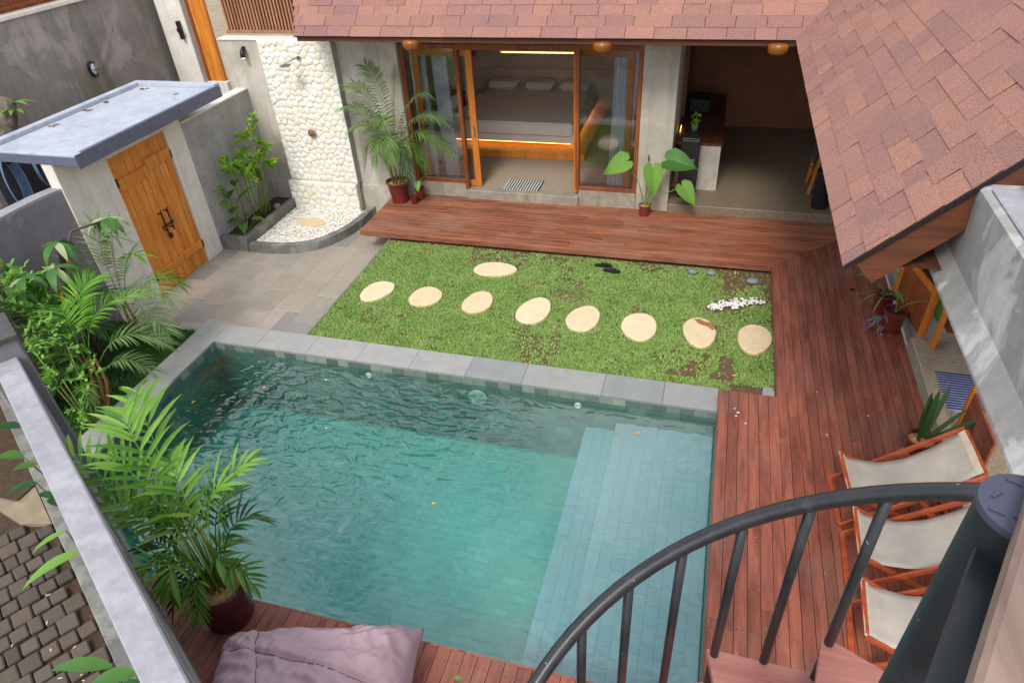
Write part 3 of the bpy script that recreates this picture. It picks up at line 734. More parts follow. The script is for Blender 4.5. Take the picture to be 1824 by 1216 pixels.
# right deck boards along y
n_r = 15; wr = (2.605 - XR) / n_r
for i in range(n_r):
    xa = XR + i * wr; y_top0 = xa - MIT; y_top1 = xa + wr - MIT
    joints = sorted([rd.uniform(1.5, 8.6) for _ in range(3)])
    ybeg = 0.6; segs = [ybeg] + [j for j in joints if j > ybeg + .8] + [None]
    for a, b in zip(segs[:-1], segs[1:]):
        if b is None: plank_y(xa, wr, a, 0, ends=(a + .0015, a + .0015, min(y_top0, 11.03) - .004, min(y_top1, 11.03) - .004))
        else: plank_y(xa, wr, a + .0015, b - .0015)
# strip between pool and right deck
n_s = 6; ws = (XR - 0.424) / n_s
for i in range(n_s):
    xa = 0.424 + i * ws; joints = sorted([rd.uniform(1.3, 5.6) for _ in range(2)]); segs = [0.6] + joints + [6.42]
    if i >= 4: segs[-1] = 6.42
    for a, b in zip(segs[:-1], segs[1:]): plank_y(xa, ws, a + .0015, b - .0015)
MB().box(0.418, 0.4235, 0.6, 6.42, ZD - 0.09, ZD - 0.002).build('fascia', M['deck'], deck)
MB().box(0.424, XR, 6.421, 6.43, ZD - 0.12, ZD - 0.004).build('fascia', M['deck'], deck)
# side face of right deck along the lawn
MB().box(XR - 0.008, XR - 0.001, 6.43, YF, ZD - 0.09, ZD - 0.002).build('fascia', M['deck'], deck)
# near deck
xa = -5.2
while xa < 0.42:
    w = min(0.114, 0.421 - xa); yl = max(wall_y(xa + w/2) - 0.05, 0.5)
    if yl < 2.6 and w > 0.03:
        yc_ = wall_y(xa + w / 2) + 0.008
        b = 2.665; js = [yl]; 
        if b - yl > 1.3: js.append(rd.uniform(yl + .4, b - .4))
        js.append(b)
        for a_, b_ in zip(js[:-1], js[1:]): plank_y(xa, w, a_ + .0015, b_ - .0015)
    xa += 0.114
MB().box(-4.3, 0.416, 2.666, 2.684, ZD - 0.1, ZD - 0.001, 0.002).build('fascia', M['deck'], deck)
db = MB(); db.box(-5.4, 0.40, -2.0, 2.66, -0.5, 0.06); db.box(0.436, 2.6, -2.0, 6.38, -0.5, 0.055); db.box(1.1, 2.6, 6.38, 11.0, -0.5, 0.055); db.box(-5.5, 1.1, 9.62, 11.0, -0.5, 0.055)
# (dark joists filling below the boards)
vs_keep = MB()
for (x0, x1, y0, y1) in ((0.436, 2.6, -1.0, 6.38), (1.1, 2.6, 6.39, 11.0), (-5.1, 1.09, 9.66, 11.0)): vs_keep.box(x0, x1, y0, y1, -0.5, 0.055)
vs_keep.prism([(-3.9, 2.62), (0.40, 2.62), (0.40, 0.3), (-0.5, wall_y(-0.5) + .03), (-3.9, wall_y(-3.9) + .03)], -0.5, 0.055)
vs_keep.build('joists', M['roofunder'], deck)
sc_ = MB()
def screw(x, y): sc_.raw([(x - .004, y - .004, ZD + .0022), (x + .004, y - .004, ZD + .0022), (x + .004, y + .004, ZD + .0022), (x - .004, y + .004, ZD + .0022)], [(0, 1, 2, 3)])
for i in range(n_r):
    for k in range(20):
        yy = 1.6 + k * .45
        if yy < (XR + i * wr) - MIT - .05:
            for q in (.25, .75): screw(XR + (i + q) * wr + rd.uniform(-.004, .004), yy + rd.uniform(-.01, .01))
for i in range(n_s):
    for k in range(11):
        for q in (.25, .75): screw(.424 + (i + q) * ws + rd.uniform(-.004, .004), 1.6 + k * .45 + rd.uniform(-.01, .01))
xa = -3.376
while xa < .3:
    for yy in (2.56, 2.15):
        for q in (.028, .086): screw(xa + q, yy + rd.uniform(-.01, .01))
    xa += .114
tag(sc_.build('screw_heads', M['dark'], deck), kind='stuff')
# knot and paint marks on the deck
mk = MB()
mk.build
for (x, y, rr) in ((0.60, 6.12, .012), (0.64, 6.06, .016), (0.62, 6.0, .014), (0.72, 5.9, .012), (2.35, 7.93, .014), (2.0, 6.3, .012), (1.55, 5.9, .012), (1.5, 6.6, .01)):
    mk.lathe([(rr, 0), (rr * .6, .003), (0.001, .004)], 7, (x, y, ZD + .0025), cap0=False)
tag(mk.build('paint_spots', M['matw'], deck), kind='stuff')
mk = MB()
mk.prism([(2.085, 8.99), (2.15, 9.0), (2.17, 8.95), (2.10, 8.93)], ZD + .002, ZD + .0035)
mk.build('knot', M['dark'], deck)

# ================================================================== HOUSE
house = empty('house', (-2.0, 11.0, 0)); tag(house, 'main house with a reddish shingle roof, sliding glass bedroom doors and an open kitchen', 'house')
HO = Vector((-2.0, 11.0, 0))
def hb(name, mat, *boxes, bev=0.0, parent=None, label=None):
    mb = MB()
    for b in boxes: mb.box(b[0]-HO.x, b[1]-HO.x, b[2]-HO.y, b[3]-HO.y, b[4], b[5], bev)
    return mb.build(name, mat, parent or house, label=label)
# facade walls
hb('wall', M['wall'], (-8.62, -5.225, 10.95, 11.15, -0.4, 2.84), label='grey rendered wall left of the window')
hb('wall_cap', M['white'], (-8.64, -6.5, 10.93, 11.17, 2.841, 2.865))
hb('wall', M['wall'], (-6.5, -5.2, 11.0, 11.15, 2.845, 3.85))
hb('wall', M['wall'], (-5.224, -0.61, 11.06, 11.2, 2.80, 3.85))
hb('wall', M['wall'], (-1.155, -0.61, 11.05, 11.22, 0.10, 2.799), bev=0.004, label='rendered pier between window and kitchen')
hb('plinth', M['wall'], (-6.30, -5.20, 10.905, 10.949, -0.4, 0.30), bev=0.008)
hb('plinth', M['wall'], (-8.2, -7.83, 10.905, 10.949, -0.4, 0.30), bev=0.008)
hb('plinth', M['terrface'], (-5.224, -4.22, 11.045, 11.2, 0.10, 0.385), bev=0.006)
hb('plinth', M['terrface'], (-2.155, -1.156, 11.03, 11.2, 0.10, 0.40), bev=0.006)
# floors
hb('bedroom_floor', M['terr'], (-6.6, -0.75, 11.201, 15.6, 0.0, 0.29))
hb('threshold', M['terrface'], (-4.219, -2.156, 10.98, 11.2, 0.02, 0.288), bev=0.012)
M['kitfloor'] = m_plain('kitchen_terrazzo', L(142,126,106), 0.5, nscale=55, amt=0.5)
hb('kitchen_floor', M['kitfloor'], (-0.609, 4.2, 10.99, 15.1, 0.0, 0.27), bev=0.010)
# bedroom shell
hb('bedroom_wall', M['innerwall'], (-6.75, -6.6, 11.16, 15.55, 0, 2.95), (-0.75, -0.611, 11.23, 15.55, 0, 2.95), (-6.75, -4.86, 15.551, 15.75, 0, 2.95), (-2.48, -0.61, 15.551, 15.75, 0, 2.95), (-4.86, -2.48, 15.551, 15.75, 0, 1.54), (-4.86, -2.48, 15.551, 15.75, 1.80, 2.95), (-4.86, -2.48, 15.76, 15.80, 1.4, 2.1))
hb('ceiling', m_plain('pale_ceiling', L(226,214,200), .9), (-6.75, -0.68, 11.23, 15.8, 2.96, 3.0))
hb('ceiling', M['ceil'], (-0.679, 4.2, 11.23, 15.8, 2.96, 3.0))
hb('kitchen_wall', M['kitwall'], (-0.605, 4.2, 15.0, 15.2, 0.28, 2.95), (4.2, 4.35, 11.0, 15.2, 0.28, 2.95), (-0.605, -0.55, 12.9, 15.0, 0.28, 2.95))
hb('wall', M['wall'], (1.78, 2.60, 11.5, 11.65, 0.272, 2.95), label='rendered stub wall behind the black bin')
hb('wall', M['wall'], (2.75, 2.95, 7.95, 11.49, 0.0, 2.95), label='wall of the side wing behind the potted plants')
hb('led_strip', M['led'], (-4.83, -2.51, 15.60, 15.63, 1.541, 1.56))
# window units
def vframe(x0, x1, z0, z1, y, d, w, mat, name, parent):
    mb = MB(); ox, oy = HO.x, HO.y
    mb.box(x0-ox, x0+w-ox, y-oy, y+d-oy, z0, z1, 0.003); mb.box(x1-w-ox, x1-ox, y-oy, y+d-oy, z0, z1, 0.003)
    mb.box(x0+w-ox, x1-w-ox, y-oy+.002, y+d-oy-.002, z0, z0+w, 0.003); mb.box(x0+w-ox, x1-w-ox, y-oy+.002, y+d-oy-.002, z1-w, z1, 0.003)
    return mb.build(name, mat, parent)
wf = vframe(-5.224, -4.19, 0.386, 2.79, 11.04, 0.10, 0.065, M['frame'], 'window_frame', house)
MB().box(-5.155-HO.x, -4.26-HO.x, 11.07-HO.y, 11.078-HO.y, 0.455, 2.72).build('pane', M['glass'], wf)
wf = vframe(-2.215, -1.158, 0.401, 2.80, 11.03, 0.10, 0.065, M['frame'], 'window_frame', house)
MB().box(-2.148-HO.x, -1.226-HO.x, 11.06-HO.y, 11.068-HO.y, 0.468, 2.73).build('pane', M['glass'], wf)
hb('door_head', M['frame'], (-4.188, -2.217, 11.035, 11.14, 2.70, 2.795), bev=0.004)
hb('door_post', M['frame'], (-4.25, -4.189, 11.02, 11.14, 0.289, 0.385), bev=0.003)
dl = vframe(-5.06, -3.985, 0.30, 2.695, 11.150, 0.045, 0.115, M['orange'], 'sliding_door', house)
MB().box(-4.94-HO.x, -4.10-HO.x, 11.168-HO.y, 11.176-HO.y, 0.42, 2.57).build('pane', M['glass'], dl)
MB().box(-4.05-HO.x, -4.02-HO.x, 11.143-HO.y, 11.149-HO.y, 1.22, 1.42, 0.002).build('handle', M['metal'], dl)
dl = vframe(-2.265, -1.30, 0.30, 2.695, 11.150, 0.045, 0.10, M['orange'], 'sliding_door', house)
MB().box(-2.16-HO.x, -1.405-HO.x, 11.168-HO.y, 11.176-HO.y, 0.41, 2.58).build('pane', M['glass'], dl)
MB().box(-2.235-HO.x, -2.205-HO.x, 11.143-HO.y, 11.149-HO.y, 1.20, 1.40, 0.002).build('handle', M['metal'], dl)
# curtains
def curtain(x0, x1, y, z0, z1, lab, drift=0.0):
    mb = MB(); n = 46
    for k in range(n + 1):
        x = x0 + (x1 - x0) * k / n; yy = y + 0.028 * math.sin(k * 1.05) + 0.012 * math.sin(k * 2.3)
        for (z, dx) in ((z0, drift), ((z0 + z1) / 2, drift * .3), (z1, 0)): mb.v.append((x + dx, yy, z))
    for k in range(n):
        for q in (0, 1): a = k * 3 + q; mb.f.append((a, a + 3, a + 4, a + 1))
    o = mb.build('curtain', M['curtain'], None, True); tag(o, lab, 'curtain', 'sheer curtains at the bedroom glass doors')
curtain(-5.16, -4.86, 11.30, 0.32, 2.65, 'narrow lilac-white curtain at the far left edge of the bedroom glass')
curtain(-4.78, -4.50, 11.34, 0.32, 2.65, 'half-open lilac-white curtain hanging inside the left door pane', 0.05)
curtain(-1.62, -1.24, 11.24, 0.34, 2.65, 'lilac-white curtain bunched at the right edge of the bedroom glass', -0.08)

# ---- roofs
def roof_shingles(parent, fn, rows, exp, width, lo, hi, seed=1, start=0, joined=False):
    """fn(a,t)->world point minus parent; a runs along the eave, t up the slope (metres along z)"""
    rs = random.Random(seed); c = 0; big = MB()
    for r_i in range(start, rows):
        t0 = r_i * exp; a = lo(t0) - rs.uniform(0, width)
        while a < hi(t0):
            w = width * rs.choice((0.7, 0.9, 1.0, 1.1, 1.3)); a0 = max(a, lo(t0)); a1 = min(a + w, hi(t0))
            if a1 - a0 > 0.04:
                th = rs.choice((0.0, 0.0, 0.005, 0.007)); g_ = 0.004
                lowtop = fn(a0 + g_, t0, 0.0065 + th); lowtop2 = fn(a1 - g_, t0, 0.0065 + th); hi1 = fn(a0 + g_, t0 + exp * 1.1, 0.004 + th * .6); hi2 = fn(a1 - g_, t0 + exp * 1.1, 0.004 + th * .6)
                b0 = fn(a0 + g_, t0, 0.0); b1 = fn(a1 - g_, t0, 0.0)
                one = (big if joined else MB()).raw([lowtop, lowtop2, hi2, hi1, b0, b1], [(0, 1, 2, 3), (0, 4, 5, 1), (0, 3, 4), (1, 5, 2)]); c += 1
                if not joined: one.build('shingle', M['shingle'], parent)
            a += w
    if joined: tag(big.build('upper_shingles', M['shingle'], parent), kind='stuff')
    return c
EZ = 3.10; RIDGE = 4.4
S2 = math.sqrt(0.5)
YE, XE = 10.12, 0.90
def fnF(a, t, up): return (a - HO.x, YE + t - HO.y - up * S2, EZ + t + up * S2)
def fnR(a, t, up): return (XE + t - up * S2, a, EZ + t + up * S2)
rf = MB()
# slab of the front roof as thin deck 3cm thick
def quad3(mb, p, th):
    n_ = (Vector(p[1]) - Vector(p[0])).cross(Vector(p[-1]) - Vector(p[0])).normalized()
    if n_.z < 0: n_ = -n_
    q = [tuple(Vector(v) - n_ * th) for v in p]; k = len(p)
    mb.raw(list(p) + q, [tuple(range(k)), tuple(range(2*k-1, k-1, -1))] + [(i, k + i, k + (i+1) % k, (i+1) % k) for i in range(k)])
quad3(rf, [fnF(-6.56, 0, 0), fnF(XE, 0, 0), fnF(XE + RIDGE, RIDGE, 0), fnF(-6.9, RIDGE, 0)], 0.03)
roofF = rf.build('roof', M['roofunder'], house)
roof_shingles(roofF, fnF, 6, 0.122, 0.40, lambda t: -6.56 - t * 0.35, lambda t: XE + t + .25, seed=2)
roof_shingles(roofF, fnF, 36, 0.122, 0.40, lambda t: -6.56 - t * 0.08, lambda t: XE + t + .25, seed=3, start=6, joined=True)
hb('gutter_board', M['barge'], (-6.54, XE + .02, YE + 0.06, YE + 0.085, EZ - 0.09, EZ - 0.01))

wing = empty('side_wing_roof', (0, 0, 0)); tag(wing, 'steep reddish-brown shingle roof of the side wing, filling the upper right', 'roof')
rf = MB(); YR = 4.2
quad3(rf, [fnR(YE, 0, 0), fnR(YR, 0, 0), fnR(YR, RIDGE, 0), fnR(YE + RIDGE, RIDGE, 0)], 0.03)
roofR = rf.build('roof_deck', M['roofunder'], wing)
roof_shingles(wing, fnR, 13, 0.113, 0.36, lambda t: YR - 0.015, lambda t: YE + t + .2, seed=5)
roof_shingles(wing, fnR, 38, 0.113, 0.36, lambda t: YR - 0.015, lambda t: YE + t + .2, seed=6, start=13, joined=True)
mb = MB(); 
def rk(t, dz, y): return (XE + t + 0.02, y, EZ + t + dz)
for (y0, y1) in ((YR + 0.03, YR + 0.065),):
    a = [rk(0.06, -0.06, y0), rk(1.6, -0.06, y0), rk(1.6, -0.31, y0), rk(0.18, -0.31, y0)]
    b = [(x, y1, z) for (x, _y, z) in a]
    mb.raw(a + b, [(3,2,1,0), (4,5,6,7), (0,1,5,4), (1,2,6,5), (2,3,7,6), (3,0,4,7)])
mb.build('barge_board', M['barge'], wing)
mb = MB(); mb.raw([rk(-0.01, -0.005, YR - 0.01), rk(3.0, -0.005, YR - 0.01), rk(3.0, -0.025, YR - 0.01), rk(-0.01, -0.025, YR - 0.01), rk(-0.01, -0.005, YR + 0.01), rk(3.0, -0.005, YR + 0.01), rk(3.0, -0.025, YR + 0.01), rk(-0.01, -0.025, YR + 0.01)], [(3,2,1,0), (4,5,6,7), (0,1,5,4), (1,2,6,5), (2,3,7,6), (3,0,4,7)])
mb.build('drip_edge', M['dark'], wing)
# rafters / soffit under wing roof
mb = MB(); mb.raw([(XE + .1, YR + .08, EZ - 0.02), (XE + .1, YE, EZ - 0.02), (4.3, YE, EZ - 0.02), (4.3, YR + .08, EZ - 0.02)], [(0, 1, 2, 3)])
mb.build('soffit', M['ceil'], wing)

# ---- upper terrace wall (right foreground)
uw = empty('balcony_wall', (1.46, 3.0, 3.0)); tag(uw, 'blotchy grey rendered balcony wall with white top in the right foreground', 'wall')
def uww(x): return x - 1.46
prof = [(1.462, 3.0), (1.462, 3.02), (1.53, 3.17), (1.50, 3.66), (1.52, 3.68), (2.1, 3.68), (2.1, 3.0)]
mb = MB(); ya, yb = 1.2, 4.95; n = len(prof)
mb.v = [(x - 1.46, ya - 3.0, z - 3.0) for x, z in prof] + [(x - 1.46, yb - 3.0, z - 3.0) for x, z in prof]
mb.f = [tuple(range(n)), tuple(range(2*n-1, n-1, -1))] + [(i, n + i, n + (i+1) % n, (i+1) % n) for i in range(n)]
mb.build('wall_body', M['wingwall'], uw)
MB().box(0.075, 0.62, -1.8, 1.14, 0.681, 0.70, 0.008).build('wall_top', M['cap'], uw)
MB().box(0.22, 0.62, 0.55, 1.1, 0.70, 0.80, 0.02).build('upstand', M['cap'], uw)

# ---- lower terrace on the right
tr_ = empty('side_terrace', (2.6, 3.0, 0)); tag(tr_, kind='structure')
MB().box(0.006, 3.2, -3, 4.68, 0.0, 0.30, 0.012).build('terrace_floor', M['terr'], tr_)
MB().box(-0.002, 0.0055, -3, 4.68, 0.0, 0.285).build('riser', M['terrface'], tr_)
wg = empty('side_wing_wall', (4.3, 5, 0)); tag(wg, 'shaded rear wall of the covered side terrace behind the deck chairs', 'wall')
MB().box(0, 0.15, -3, 4.6, 0.3, 3.0).build('wall_body', M['innerwall'], wg)
# timber glazed leaf standing open at the terrace corner
gd = empty('glazed_door', (2.62, 7.66, 0.3)); tag(gd, 'open orange timber glazed door at the corner of the side terrace behind the potted plants', 'door')
def leaf(parent, a, b, z0, z1, w, th, rail, mat):
    a = Vector(a); b = Vector(b); d = (b - a).normalized()
    mb = MB(); u = Vector((0, 0, 1))
    mb.bar(a + Vector((0,0,z0)) + d*w/2, a + Vector((0,0,z1)) + d*w/2, th, w, up=tuple(d), bev=0.003); mb.bar(b + Vector((0,0,z0)) - d*w/2, b + Vector((0,0,z1)) - d*w/2, th, w, up=tuple(d), bev=0.003)
    for z in (z1 - w/2, z0 + rail): mb.bar(a + d*w + Vector((0,0,z)), b - d*w + Vector((0,0,z)), th*.9, w, bev=0.002)
    o = mb.build('door_frame', mat, parent)
    MB().bar(a + d*w + Vector((0,0,z0 + rail/2 - w/4)), b - d*w + Vector((0,0,z0 + rail/2 - w/4)), th*.5, rail - w/2).build('lower_panel', M['frame'], parent)
    MB().bar(a + d*w + Vector((0,0,(z0+z1+rail)/2)), b - d*w + Vector((0,0,(z0+z1+rail)/2)), 0.006, z1 - z0 - rail - w).build('pane', M['glass'], parent)
leaf(gd, (-0.08, 0.95, 0), (0.10, 0.0, 0), 0.0, 2.3, 0.09, 0.05, 0.62, M['orange'])
MB().bar((0.19, -0.14, 0.0), (0.19, -0.14, 2.3), 0.06, 0.13, up=(0.35, 1, 0), bev=0.004).build('door_stile', M['orange'], gd)
MB().bar((0.45, 0.28, 0.0), (0.45, 0.28, 2.3), 0.10, 0.2, up=(0, 1, 0), bev=0.004).build('door_jamb', M['frame'], gd)
mbc = MB()
for k in range(14):
    yy = 8.0 + k * 0.035; xx = 2.86 + 0.02 * math.sin(k * 1.7)
    mbc.v += [(xx, yy, 0.5), (xx, yy, 2.4)]
for k in range(13): mbc.f.append((2*k, 2*k+2, 2*k+3, 2*k+1))
tag(mbc.build('curtain', M['curtain'], None, True), 'small pale blue-white curtain behind the open door of the side terrace', 'curtain')

# ---- bed and bedroom furniture
bed = empty('bed', (-3.85, 12.6, 0.29)); tag(bed, 'low double bed with taupe cover on a lit timber platform inside the bedroom', 'bed')
MB().box(-1.6, 1.50, 0.0, 2.9, 0.0, 0.14, 0.01).build('platform', M['teak'], bed)
MB().box(-1.35, 1.25, 0.26, 2.9, 0.24, 0.40, 0.01).build('base', M['linen'], bed)
MB().box(-1.28, 1.20, 0.30, 2.88, 0.40, 0.60, 0.07).build('mattress', M['linen'], bed, True, auto=35)
MB().box(-1.33, 1.24, 0.26, 2.1, 0.33, 0.625, 0.05).build('blanket', M['linen'], bed, True, auto=35)
for x in (-0.85, 0.0, 0.80): MB().box(x - .34, x + .34, 2.35, 2.8, 0.60, 0.78, 0.08).build('pillow', M['linen'], bed, True, auto=60)
mb = MB(); mb.box(-1.28, 1.16, 0.34, 0.36, 0.20, 0.235); mb.build('led_strip', M['led'], bed)
mb = MB(); mb.box(1.14, 1.16, 0.40, 2.8, 0.20, 0.235); mb.build('led_strip', M['led'], bed)
MB().box(-1.8, 1.8, 2.905, 2.94, 0.0, 0.95, 0.01).build('headboard', M['innerwall'], bed)
for (x, lab) in ((-5.95, 'brown bedside table left of the bed'), (-1.95, 'brown bedside table right of the bed')):
    nt = empty('bedside_table', (x, 15.2, 0.29)); tag(nt, lab + ' inside the bedroom', 'bedside table', 'bedside tables')
    MB().box(-.24, .24, -.2, .2, 0.35, 0.45, 0.01).build('table_top', M['frame'], nt); MB().box(-.22, -.18, -.18, .18, 0, .35).build('leg', M['frame'], nt); MB().box(.18, .22, -.18, .18, 0, .35).build('leg', M['frame'], nt)
for (x, lab) in ((-5.2, 'left round wicker pendant lamp above the bedside table'), (-1.95, 'right round wicker pendant lamp above the bedside table')):
    o = MB().lathe([(0.02, .18), (.10, .12), (.14, 0), (.10, -.12), (.02, -.15)], 16, cap0=True, cap1=True).build('pendant_lamp', M['frame'], None, True, (x, 14.6, 1.85)); tag(o, lab, 'pendant lamp', 'bedroom pendant lamps')
    c_ = MB().tube([(0, 0, .17), (0, 0, 1.1)], .004, 5).build('cord', M['dark'], o)

# ---- kitchen items
wd = empty('water_dispenser', (-0.33, 11.42, 0.27)); tag(wd, 'tall black water dispenser standing at the left of the kitchen opening', 'water dispenser')
MB().box(-.15, .15, -.16, .16, 0.02, 1.02, 0.015).build('cabinet', M['dark'], wd)
MB().box(-.14, .14, -.165, -.161, .06, .48, 0.001).build('door_panel', M['black'], wd)
for x in (-.07, .03): MB().box(x, x + .055, -.168, -.161, .55, .70, 0.002).build('vent_panel', M['metal'], wd)
MB().box(-.14, .14, -.15, .15, 1.021, 1.05, 0.01).build('drip_tray', M['black'], wd)
MB().box(.151, .17, -.05, -.02, .5, .56).build('handle', M['metal'], wd)
ct = empty('kitchen_counter', (-0.02, 12.2, 0.27)); tag(ct, 'kitchen counter with grey rendered end panel and dark brown worktop', 'counter')
MB().box(-.16, .18, -.55, -.45, 0, .80, 0.004).build('end_panel', M['wall'], ct)
MB().box(-.55, .17, -.449, 2.2, 0, .78).build('cabinet', M['kitwall'], ct)
MB().box(-.57, .20, -.56, 2.25, .801, .84, 0.004).build('worktop', m_wood('dark_worktop_wood', L(96,56,40), L(70,40,30), 'y', .4), ct)
for z in (.5, .6, .68): MB().box(.171, .185, -.40, -.36, z, z + .05, 0.003).build('handle', M['metal'], ct)
o = MB().box(-.2, .2, -.22, .22, 0, .26, 0.02).build('oven', M['dark'], None, loc=(-0.3, 13.4, 1.12)); tag(o, 'black counter-top oven deep in the kitchen', 'oven')
MB().box(-.14, .1, -.225, -.221, .04, .22).build('door', M['black'], o)
pk = empty('herb_jar', (-0.32, 12.25, 1.11)); tag(pk, 'small jar of green herbs on the kitchen worktop', 'plant jar')
MB().lathe([(.05, 0), (.055, .06), (.05, .12)], 12).build('jar', M['jet'], pk, True)
mb = MB(); rj = random.Random(4)
for k in range(40):
    a = rj.uniform(0, 6.28); r_ = rj.uniform(0, .09); z = rj.uniform(.1, .3); x, y = r_*math.cos(a), r_*math.sin(a); mb.raw([(x, y, z), (x+.03, y+.01, z+.01), (x+.02, y+.03, z+.03), (x-.005, y+.02, z+.02)], [(0,1,2,3)])
tag(mb.build('leaves', M['lime'], pk), kind='stuff')
lb = MB().box(-.004, .004, 0, .3, 0, .02).build('led_strip', M['led'], ct, loc=(-.54, -.1, .86))
bn = empty('waste_bin', (1.82, 11.28, 0.27)); tag(bn, 'black cylindrical waste bin on the concrete floor right of the kitchen', 'bin')
MB().lathe([(.125, 0), (.13, .02), (.135, .60), (.14, .61), (.13, .63), (.12, .60), (.10, .05)], 28, cap1=True).build('bin_body', M['dark'], bn, True, auto=40)
ls = empty('ladder_rack', (1.68, 12.0, 0.27)); tag(ls, 'timber ladder rack with hanging cloth against the kitchen wall', 'rack')
for y in (-.25, .25): MB().bar((0, y, 0), (.18, y, 1.55), .03, .05, up=(1, 0, 0)).build('rail', M['orange'], ls)
for z in (.3, .65, 1.0, 1.35): MB().bar((.116*z, -.25, z), (.116*z, .25, z), .03, .03).build('rung', M['orange'], ls)
mb = MB()
for k in range(9):
    y = -.2 + k * .04; mb.v += [(.10 + .01*math.sin(k*2), y, 1.36), (.02 + .02*math.sin(k*1.4), y, .5)]
for k in range(8): mb.f.append((2*k, 2*k+1, 2*k+3, 2*k+2))
o = mb.build('hanging_cloth', M['matg'], None, True, (1.66, 12.0, .27)); tag(o, 'grey towel hanging on the timber ladder rack in the kitchen', 'towel')

# ---- eave lamps
for (x, lab) in ((-4.60, 'amber eave lamp left, above the window behind the palm'), (-1.66, 'amber eave lamp above the right end of the sliding doors'), (0.70, 'amber eave lamp above the open kitchen')):
    e_ = empty('eave_lamp', (x, 10.22, 3.0)); tag(e_, lab, 'lamp', 'amber lamps under the front eave')
    MB().lathe([(.03, .06), (.13, .04), (.14, .0), (.125, -.07), (.10, -.09), (.002, -.095)], 22, cap0=True).build('shade', M['amber'], e_, True)
    MB().lathe([(.035, .075), (.035, .061)], 12, cap1=True).build('mount', M['dark'], e_)

# ================================================================== SHOWER WALL
def clip(poly, p, n_):
    out = []
    for i in range(len(poly)):
        a, b = poly[i], poly[(i+1) % len(poly)]; da = (a - p).dot(n_); db_ = (b - p).dot(n_)
        if da <= 0: out.append(a)
        if (da < 0 < db_) or (db_ < 0 < da): out.append(a + (b - a) * (da / (da - db_)))
    return out
sw = empty('stone_shower_wall', (-7.05, 10.95, -0.3)); tag(sw, 'tall panel of rough cream limestone cladding behind the outdoor shower', 'stone wall')
def stone_field(x0, x1, z0, z1, yfront, seed, sz, sides=True):
    rs = random.Random(seed); cols = max(1, round((x1-x0)/sz)); rows = max(1, round((z1-z0)/(sz*.8))); pts = []
    for j in range(rows):
        for i in range(cols):
            pts.append(Vector((x0 + (x1-x0)*(i + .5 + (.25 if j % 2 else -.25) + rs.uniform(-.34,.34))/cols, z0 + (z1-z0)*(j + .5 + rs.uniform(-.38,.38))/rows)))
    for i, p in enumerate(pts):
        poly = [Vector((x0, z0)), Vector((x1, z0)), Vector((x1, z1)), Vector((x0, z1))]
        for j, q in enumerate(pts):
            if i == j or (q - p).length > sz * 3: continue
            n_ = (q - p).normalized(); poly = clip(poly, (p + q)/2 - n_ * 0.0012, n_)
            if len(poly) < 3: break
        if len(poly) < 3: continue
        c = sum(poly, Vector((0, 0))) / len(poly)
        # soften corners
        rp = []
        for k in range(len(poly)):
            a, b = poly[k], poly[(k+1) % len(poly)]; rp += [a + (b-a)*.12, a + (b-a)*.88]
        d = rs.uniform(0.008, 0.022); n2 = len(rp); mb = MB(); tx, tz = rs.uniform(-.15,.15), rs.uniform(-.15,.15)
        def P3(q, s, y): w_ = c + (q - c) * s; return (w_.x + 7.05, y + (w_.x - c.x) * tx * (1-s) - 10.95 + (w_.y-c.y)*tz*.3, w_.y + 0.3)
        mb.v = [P3(q, 1.0, yfront + .02) for q in rp] + [P3(q, 0.985, yfront - d*.55) for q in rp] + [P3(q, 0.84, yfront - d*.95) for q in rp] + [P3(c, 1, yfront - d)]
        for k in range(n2):
            k2 = (k+1) % n2; mb.f += [(k2, k, n2+k, n2+k2), (n2+k2, n2+k, 2*n2+k, 2*n2+k2), (2*n2+k2, 2*n2+k, 3*n2)]
        mb.build('stone', M['stone'], sw, True)
def swb(name, mat, x0, x1, y0, y1, z0, z1): return MB().box(x0+7.05, x1+7.05, y0-10.95, y1-10.95, z0+.3, z1+.3).build(name, mat, sw)
swb('backing', M['stoneback'], -7.77, -6.335, 10.84, 10.949, 0.33, 2.88)
swb('backing', M['stoneback'], -7.81, -6.36, 10.765, 10.903, -0.4, 0.33)
stone_field(-7.77, -6.34, 0.345, 2.89, 10.84, 3, 0.135)
stone_field(-7.81, -6.37, -0.27, 0.345, 10.765, 4, 0.145)
swb('edge_strip', M['wallgrey'], -6.334, -6.325, 10.80, 10.949, 0.33, 2.88)
# shower head, tap, lamps
sh = empty('rain_shower', (-6.99, 10.80, 2.60)); tag(sh, 'slim chrome shower arm and flat rain head high on the cream stone wall', 'shower')
MB().tube([(0, 0, 0), (0, -.12, .02), (-.10, -.30, -.02)], .010, 8).build('arm', M['metal'], sh, True)
MB().lathe([(.10, 0), (.10, .012), (.02, .03)], 20, (-.10, -.30, -.06), cap1=True).build('rose', M['metal'], sh)
MB().lathe([(.03, 0), (.03, .02)], 14, cap1=True).build('flange', M['metal'], sh).rotation_euler = (R(90), 0, 0)
tp = empty('shower_tap', (-7.06, 10.79, 1.29)); tag(tp, 'round brown shower mixer tap at mid height on the cream stone wall', 'tap')
o = MB().lathe([(.075, 0), (.075, .02), (.06, .03)], 20, cap1=True).build('plate', m_plain('bronze_plate', L(150,116,96), .4), tp); o.rotation_euler = (R(90), 0, 0)
MB().box(-.05, .05, -.06, -.035, -.012, .012, .004).build('lever', M['metal'], tp)
sp = empty('spot_lamp', (-8.13, 10.94, 2.64)); tag(sp, 'small lit black spotlight high on the grey wall left of the stone panel', 'lamp')
MB().tube([(0, -.03, .07), (0, -.09, .0), (.01, -.11, -.07)], [.035, .045, .04], 12).build('lamp_body', M['dark'], sp, True)
